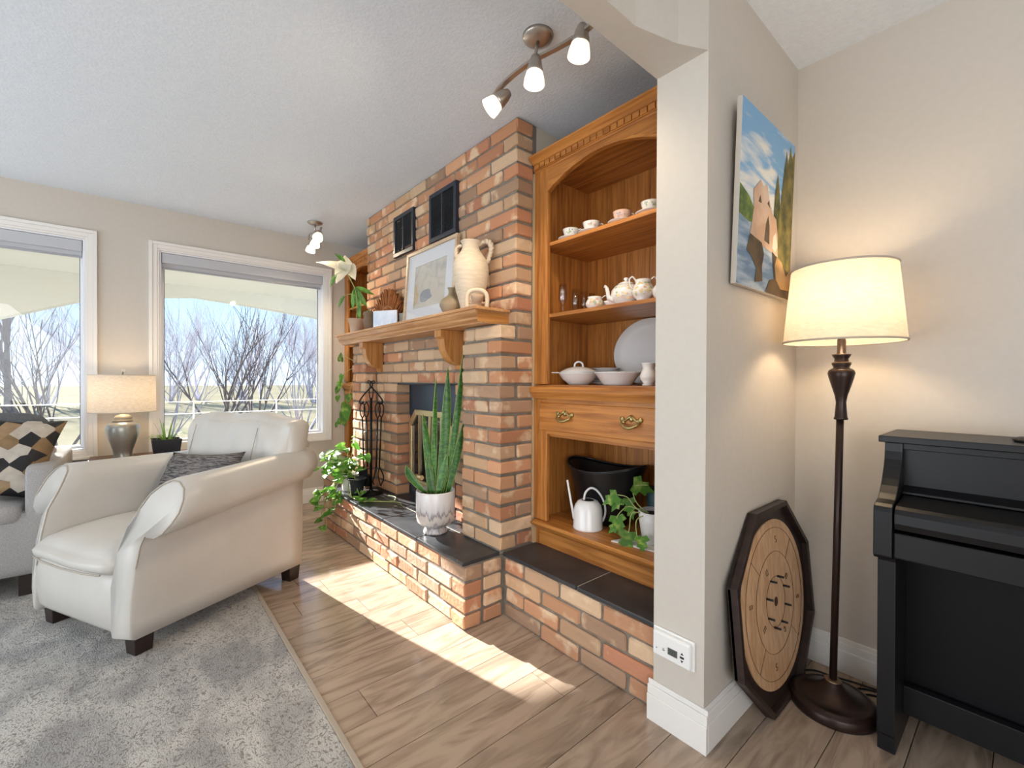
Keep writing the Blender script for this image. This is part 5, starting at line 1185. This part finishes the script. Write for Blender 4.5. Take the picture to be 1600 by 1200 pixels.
def skymat():
    m = mat('painted_sky', (.22, .42, .68), .6); t = m.node_tree; L = t.links.new; bs = t.nodes['Principled BSDF']
    tc = t.nodes.new('ShaderNodeTexCoord'); mp = t.nodes.new('ShaderNodeMapping'); mp.inputs['Rotation'].default_value = (R(38), 0, 0); mp.inputs['Scale'].default_value = (1, 3, 14)
    nz = t.nodes.new('ShaderNodeTexNoise'); nz.inputs['Scale'].default_value = 1.5; nz.inputs['Detail'].default_value = 4; nz.inputs['Distortion'].default_value = .4
    sx = t.nodes.new('ShaderNodeSeparateXYZ'); L(tc.outputs['Object'], sx.inputs[0]); a1 = t.nodes.new('ShaderNodeMapRange'); a1.inputs[1].default_value = .15; a1.inputs[2].default_value = .58; a1.inputs[3].default_value = .20; a1.inputs[4].default_value = -.16
    L(sx.outputs[2], a1.inputs[0]); ad = t.nodes.new('ShaderNodeMath'); L(tc.outputs['Object'], mp.inputs[0]); L(mp.outputs[0], nz.inputs[0]); L(nz.outputs[0], ad.inputs[0]); L(a1.outputs[0], ad.inputs[1])
    rp = t.nodes.new('ShaderNodeValToRGB'); el = rp.color_ramp.elements; el[0].position = .38; el[0].color = (.20, .40, .64, 1); el[1].position = .58; el[1].color = (.72, .72, .68, 1)
    L(ad.outputs[0], rp.inputs[0]); L(rp.outputs[0], bs.inputs['Base Color']); return m
pbox(B(), .002, .998, .002, .998, 0, .0008).build('painted_sky', skymat(), pt)
def pp(pts, m, d, name): b = B(); b.add([PP(u, h, d) for u, h in pts], [tuple(range(len(pts)))]); return b.build(name, m, pt)
WTR = mat('painted_water', (.12, .22, .36), .5, 0, (.40, .50, .58), 5, (1, 1, 5), lo=.42, hi=.62)
pp([(.002, .002), (.998, .002), (.998, .30), (.002, .38)], WTR, .0012, 'painted_water')
pp([(.002, .38), (.16, .36), (.28, .37), (.27, .44), (.16, .50), (.002, .54)], mat('painted_bush', (.07, .13, .03), .6, 0, (.20, .27, .05), 30), .0016, 'painted_bush')
STN = mat('painted_stone', (.48, .32, .22), .6, 0, (.62, .48, .38), 7, lo=.4, hi=.6); DKP = mat('painted_shadow', (.05, .032, .02), .6, 0, (.12, .08, .04), 12)
GRC = mat('painted_cypress', (.035, .05, .012), .6, 0, (.16, .14, .03), 22)
pp([(.52, .34), (.60, .42), (.62, .62), (.66, .74), (.70, .66), (.74, .50), (.80, .34)], GRC, .0018, 'painted_cypress')
pp([(.998, .12), (.62, .22), (.70, .40), (.74, .60), (.78, .78), (.82, .92), (.86, .84), (.90, .97), (.94, .90), (.998, .96)], mat('painted_cypress_tall', (.05, .055, .015), .6, 0, (.24, .19, .045), 16), .0020, 'painted_cypress')
pp([(.18, .28), (.72, .24), (.70, .36), (.66, .46), (.58, .48), (.50, .56), (.46, .63), (.40, .60), (.34, .63), (.27, .58), (.22, .55), (.24, .46), (.22, .38)], STN, .0024, 'painted_stone_building')
pp([(.44, .30), (.46, .40), (.50, .455), (.53, .40), (.54, .29)], DKP, .0028, 'painted_arch')
pp([(.31, .50), (.34, .545), (.37, .50)], DKP, .0028, 'painted_window'); pp([(.47, .52), (.50, .545), (.53, .50)], DKP, .0028, 'painted_window')
pp([(.14, .20), (.19, .30), (.40, .28), (.45, .22), (.42, .14), (.44, .06), (.30, .04), (.32, .12), (.22, .18)], DKP, .0026, 'painted_reflection')
pp([(.60, .26), (.998, .16), (.998, .002), (.50, .002), (.56, .08), (.66, .10), (.62, .20)], DKP, .0026, 'painted_reflection')
pp([(.70, .10), (.80, .05), (.998, .06), (.998, .20), (.90, .14), (.80, .22), (.70, .24), (.66, .18)], mat('painted_boulder', (.30, .17, .06), .6, 0, (.46, .30, .14), 9), .0029, 'painted_rock')
pp([(.60, .28), (.66, .26), (.70, .30), (.66, .38), (.61, .35)], mat('painted_highlight', (.72, .58, .48), .6), .0029, 'painted_rock')
B().box(-.657, -.640, 1.70, 1.76, 2.0, 2.03).build('hanger', BLACKM, pt)
# crokinole board
cb = thing('crokinole_board', 'dark octagonal wooden disc-game board with round light playing surface leaning on the wall', 'game board', (-.59, 1.765, 0))
CY, CZ, CR_ = 1.797, .3445, .372
def CP(u, h, d): # u along y from centre, h along board, d outwards
    return Vector((-.572 - (h + CZ) * .09 + d, CY + u, CZ + h + d * .09))
octo = [(CR_ * math.sin((k + .5) * math.pi / 4), CR_ * math.cos((k + .5) * math.pi / 4)) for k in range(8)]
DKW = mat('board_stain', (.022, .013, .011), .4, 0, (.035, .02, .016), 6, (1, 1, 8))
b = B(); n = 8
v = [CP(u, h, -.018) for u, h in octo] + [CP(u, h, -.008) for u, h in octo]
b.add(v, [tuple(range(8)), tuple(range(8, 16))[::-1]] + [(i, (i + 1) % 8, 8 + (i + 1) % 8, 8 + i) for i in range(8)]); b.build('base', DKW, cb)
for i in range(8):
    j = (i + 1) % 8; k = .945
    q = [CP(*octo[i], -.018), CP(*octo[j], -.018), CP(octo[j][0] * k, octo[j][1] * k, -.018), CP(octo[i][0] * k, octo[i][1] * k, -.018), CP(*octo[i], .014), CP(*octo[j], .014), CP(octo[j][0] * k, octo[j][1] * k, .014), CP(octo[i][0] * k, octo[i][1] * k, .014)]
    B().add(q, [(0, 1, 2, 3), (7, 6, 5, 4), (0, 4, 5, 1), (1, 5, 6, 2), (2, 6, 7, 3), (3, 7, 4, 0)]).build('rail', DKW, cb, .002)
MPL = mat('birch_ply', (.54, .31, .16), .32, 0, (.66, .42, .24), 2.5, (1, 20, 5), lo=.42, hi=.6)
t_ = MPL.node_tree; [nn_ for nn_ in t_.nodes if nn_.type == 'MAPPING'][0].inputs['Rotation'].default_value = (R(45), 0, 0)
sd = [CP(.292 * math.sin(a * math.pi / 32), .292 * math.cos(a * math.pi / 32), d) for d in (-.010, -.004) for a in range(64)]
B().add(sd, [tuple(range(64)), tuple(range(64, 128))[::-1]] + [(i, (i + 1) % 64, 64 + (i + 1) % 64, 64 + i) for i in range(64)]).build('playing_surface', MPL, cb, label='round light wood playing surface')
LN = mat('burnt_line', (.07, .035, .018), .6)
for rr_ in (.262, .176, .088):
    B().tube([CP(rr_ * math.sin(a * math.pi / 40), rr_ * math.cos(a * math.pi / 40), -.0038) for a in range(81)], .0014, 5, False, flat=.5).build('ring_line', LN, cb)
for a in (45, 135, 225, 315): B().tube([CP(r_ * math.sin(R(a)), r_ * math.cos(R(a)), -.0037) for r_ in (.176, .262)], .0012, 5, flat=.5).build('quadrant_line', LN, cb)
for k in range(8):
    a = k * math.pi / 4 + .39; p = CP(.088 * math.sin(a), .088 * math.cos(a), -.005); q = CP(.088 * math.sin(a), .088 * math.cos(a), .018)
    B().tube([p, q], .0042, 8).build('peg', BLACKM, cb)
hc = [CP(.017 * math.sin(a * .3927), .017 * math.cos(a * .3927), -.0034) for a in range(16)]; B().add(hc, [tuple(range(16))]).build('centre_hole', LN, cb)
def digit(segs, u, h, sz, rot):
    S = {'a': ((0, 1), (1, 1)), 'b': ((1, 1), (1, .5)), 'c': ((1, .5), (1, 0)), 'd': ((0, 0), (1, 0)), 'e': ((0, .5), (0, 0)), 'f': ((0, 1), (0, .5)), 'g': ((0, .5), (1, .5))}
    b = B(); cr, sr = math.cos(rot), math.sin(rot)
    for s in segs:
        pts = []
        for x_, y_ in S[s]:
            x_ = (x_ - .5) * sz * .55; y_ = (y_ - .5) * sz; pts.append(CP(u + x_ * cr - y_ * sr, h + x_ * sr + y_ * cr, -.0034))
        b.tube(pts, .0013, 4, flat=.6)
    b.build('score_number', LN, cb)
for k in range(4):
    a = R(k * 90 + 12); digit('afgcd', .219 * math.sin(a), .219 * math.cos(a), .022, -a)
    a = R(k * 90 + 58); digit('bc', .132 * math.sin(a) - .005, .132 * math.cos(a), .020, -a) 
    digit('abcdef', .132 * math.sin(a + .1), .132 * math.cos(a + .1), .020, -a)
# floor lamp
fl_ = thing('floor_lamp', 'lit floor lamp with dark bronze turned pole and drum linen shade beside the piano', 'lamp', (-.452, 1.886, 0)); c = (-.452, 1.886)
BRZ = mat('dark_bronze', (.035, .020, .016), .32, .45); GLD = mat('gilt_bronze', (.22, .14, .08), .35, .6)  # second bronze is the paler metal of the rings
B().lathe([(1e-6, 0), (.128, 0), (.130, .008), (.130, .030), (.126, .036), (.120, .037), (.118, .042), (.110, .045), (.108, .043), (.085, .052), (.055, .064), (.036, .078), (.026, .090), (.022, .096), (1e-6, .096)], (c[0], c[1], 0), 48).build('base', BRZ, fl_)
B().tube([(c[0], c[1], .09), (c[0] + .008, c[1], .60), (c[0] + .014, c[1], 1.05)], .0115, 16).build('pole', BRZ, fl_)
c2 = (c[0] + .016, c[1])
B().lathe([(.020, .0), (.021, .004), (.0185, .010), (.016, .045), (.015, .060), (.019, .085), (.028, .115), (.037, .148), (.040, .162), (.037, .172), (.029, .178), (.024, .180), (.024, .186), (.028, .192), (.028, .197), (.021, .202), (.020, .212), (.026, .222), (.028, .226), (.014, .228), (.0125, .28), (.008, .285), (.008, .30)], (c2[0], c2[1], 1.02), 32).build('turned_finial', BRZ, fl_)
for pr3, cc in (([(.023, .0), (.027, .003), (.023, .006)], (c[0], c[1], .094)), ([(.030, 0), (.033, .003), (.024, .008)], (c2[0], c2[1], 1.191)), ([(.0285, 0), (.0285, .0025), (.022, .005)], (c2[0], c2[1], 1.217)), ([(.0285, 0), (.0285, .0025), (.013, .004)], (c2[0], c2[1], 1.246))):
    B().lathe(pr3, cc, 24).build('gilt_ring', GLD, fl_)
drum(fl_, (c2[0], c2[1], 0), .176, .152, 1.292, 1.548, SHADE, mat('shade_trim', (.5, .44, .36), .8))
B().tube([(c2[0] - .151, c2[1], 1.54), (c2[0], c2[1], 1.53), (c2[0] + .151, c2[1], 1.54)], .002, 5).tube([(c2[0], c2[1] - .151, 1.54), (c2[0], c2[1], 1.53), (c2[0], c2[1] + .151, 1.54)], .002, 5).tube([(c2[0], c2[1], 1.3), (c2[0], c2[1], 1.55)], .004, 6).build('harp', BRZ, fl_)
B().ball((c2[0], c2[1], 1.40), .030, 12, 8, sz=1.2).build('bulb', BULB, fl_)
light('floor_lamp_light', 'POINT', (c2[0], c2[1], 1.42), 6.0, (1, .74, .46), .05)
CBL = mat('black_cable', (.015, .01, .008), .5)
co = B().tube(smooth_path([(-.40, 2.03, .005), (-.37, 2.06, .005), (-.30, 2.08, .005)]), .0035, 6).tube(smooth_path([(-.43, 2.02, .005), (-.41, 2.07, .005), (-.35, 2.10, .005), (-.30, 2.09, .005)]), .0035, 6).tube(smooth_path([(-.62, 1.99, .005), (-.555, 2.06, .005), (-.50, 2.07, .005), (-.43, 2.095, .005), (-.34, 2.11, .005), (-.29, 2.10, .005)]), .0035, 6).build('power_cord', CBL)
tag(co, 'thin black power cords on the floor behind the lamp and piano', 'cable')
# piano
pn = thing('digital_piano', 'satin black upright digital piano with closed lid, cut off at the right edge', 'piano', (.35, 1.9, 0))
PBK = mat('piano_black', (.0075, .0075, .0085), .36, 0, (.009, .009, .010), 30, spec=.38)
PX0, PX1 = -.325, 1.07
prof = [(2.13, .0), (1.785, .0), (1.785, .05), (1.775, .06), (1.768, .60), (1.757, .618), (1.712, .622), (1.703, .632), (1.703, .765), (1.708, .778), (1.722, .786)] + [(1.722 + .112 * t, .786 + .085 * (t ** 2.0) ) for t in (.3, .5, .7, .85)] + [(1.838, .880), (1.850, .905), (1.856, .93), (1.858, .958), (2.13, .958)]
for a, b_ in ((PX0 + .014, PX0 + .058), (PX1 - .058, PX1 - .014)): B().prism(prof, a, b_, 'x').build('side_panel', PBK, pn, .0025)
B().box(PX0, PX1, 1.842, 2.138, .958, .979).build('top_lid', PBK, pn, .0025)
B().box(PX0 + .05, PX1 - .05, 1.885, 1.90, .80, .955).build('music_panel', PBK, pn); B().box(PX0 + .05, PX1 - .05, 1.868, 1.886, .937, .957).build('upper_rail', PBK, pn, .002)
B().add([(x_, y_, z_) for x_ in (PX0 + .060, PX1 - .060) for (y_, z_) in ((1.884, .822), (1.850, .806), (1.850, .800), (1.884, .800))], [(0, 1, 2, 3), (7, 6, 5, 4), (0, 4, 5, 1), (1, 5, 6, 2), (2, 6, 7, 3), (3, 7, 4, 0)]).build('hinge_strip', PBK, pn, label='slanted strip above the key lid')
lid = [(1.848, .797), (1.848, .785), (1.73, .70)] + [(1.712 - .0, .705)] + [(1.708, .712), (1.703, .745), (1.704, .765), (1.712, .780), (1.73, .787)]
B().prism([(1.848, .797), (1.728, .783), (1.714, .776), (1.707, .762), (1.706, .735), (1.712, .716), (1.848, .716)], PX0 + .062, PX1 - .062, 'x').build('key_lid', PBK, pn, .002)
B().box(PX0 + .058, PX1 - .058, 1.716, 1.90, .628, .705).build('key_bed', PBK, pn, .005)
B().box(PX0 + .058, PX1 - .058, 1.955, 1.975, .10, .63).build('lower_panel', mat('piano_panel', (.004, .004, .005), .55, spec=.25), pn)
B().box(PX0 + .058, PX1 - .058, 1.905, 1.935, .075, .166).build('bottom_rail', PBK, pn, .002)
B().box(PX0 + .058, PX1 - .058, 2.11, 2.13, .02, .955).build('back_panel', PBK, pn)
tag(B().lathe([(1e-6, 0), (.03, 0), (.034, .004), (.034, .010), (.02, .014), (1e-6, .015)], (-.005, 1.972, .9795), 24).build('coaster', mat('coaster_dark', (.03, .028, .027), .5)), 'small dark round disc on the piano top at the frame edge', 'coaster')
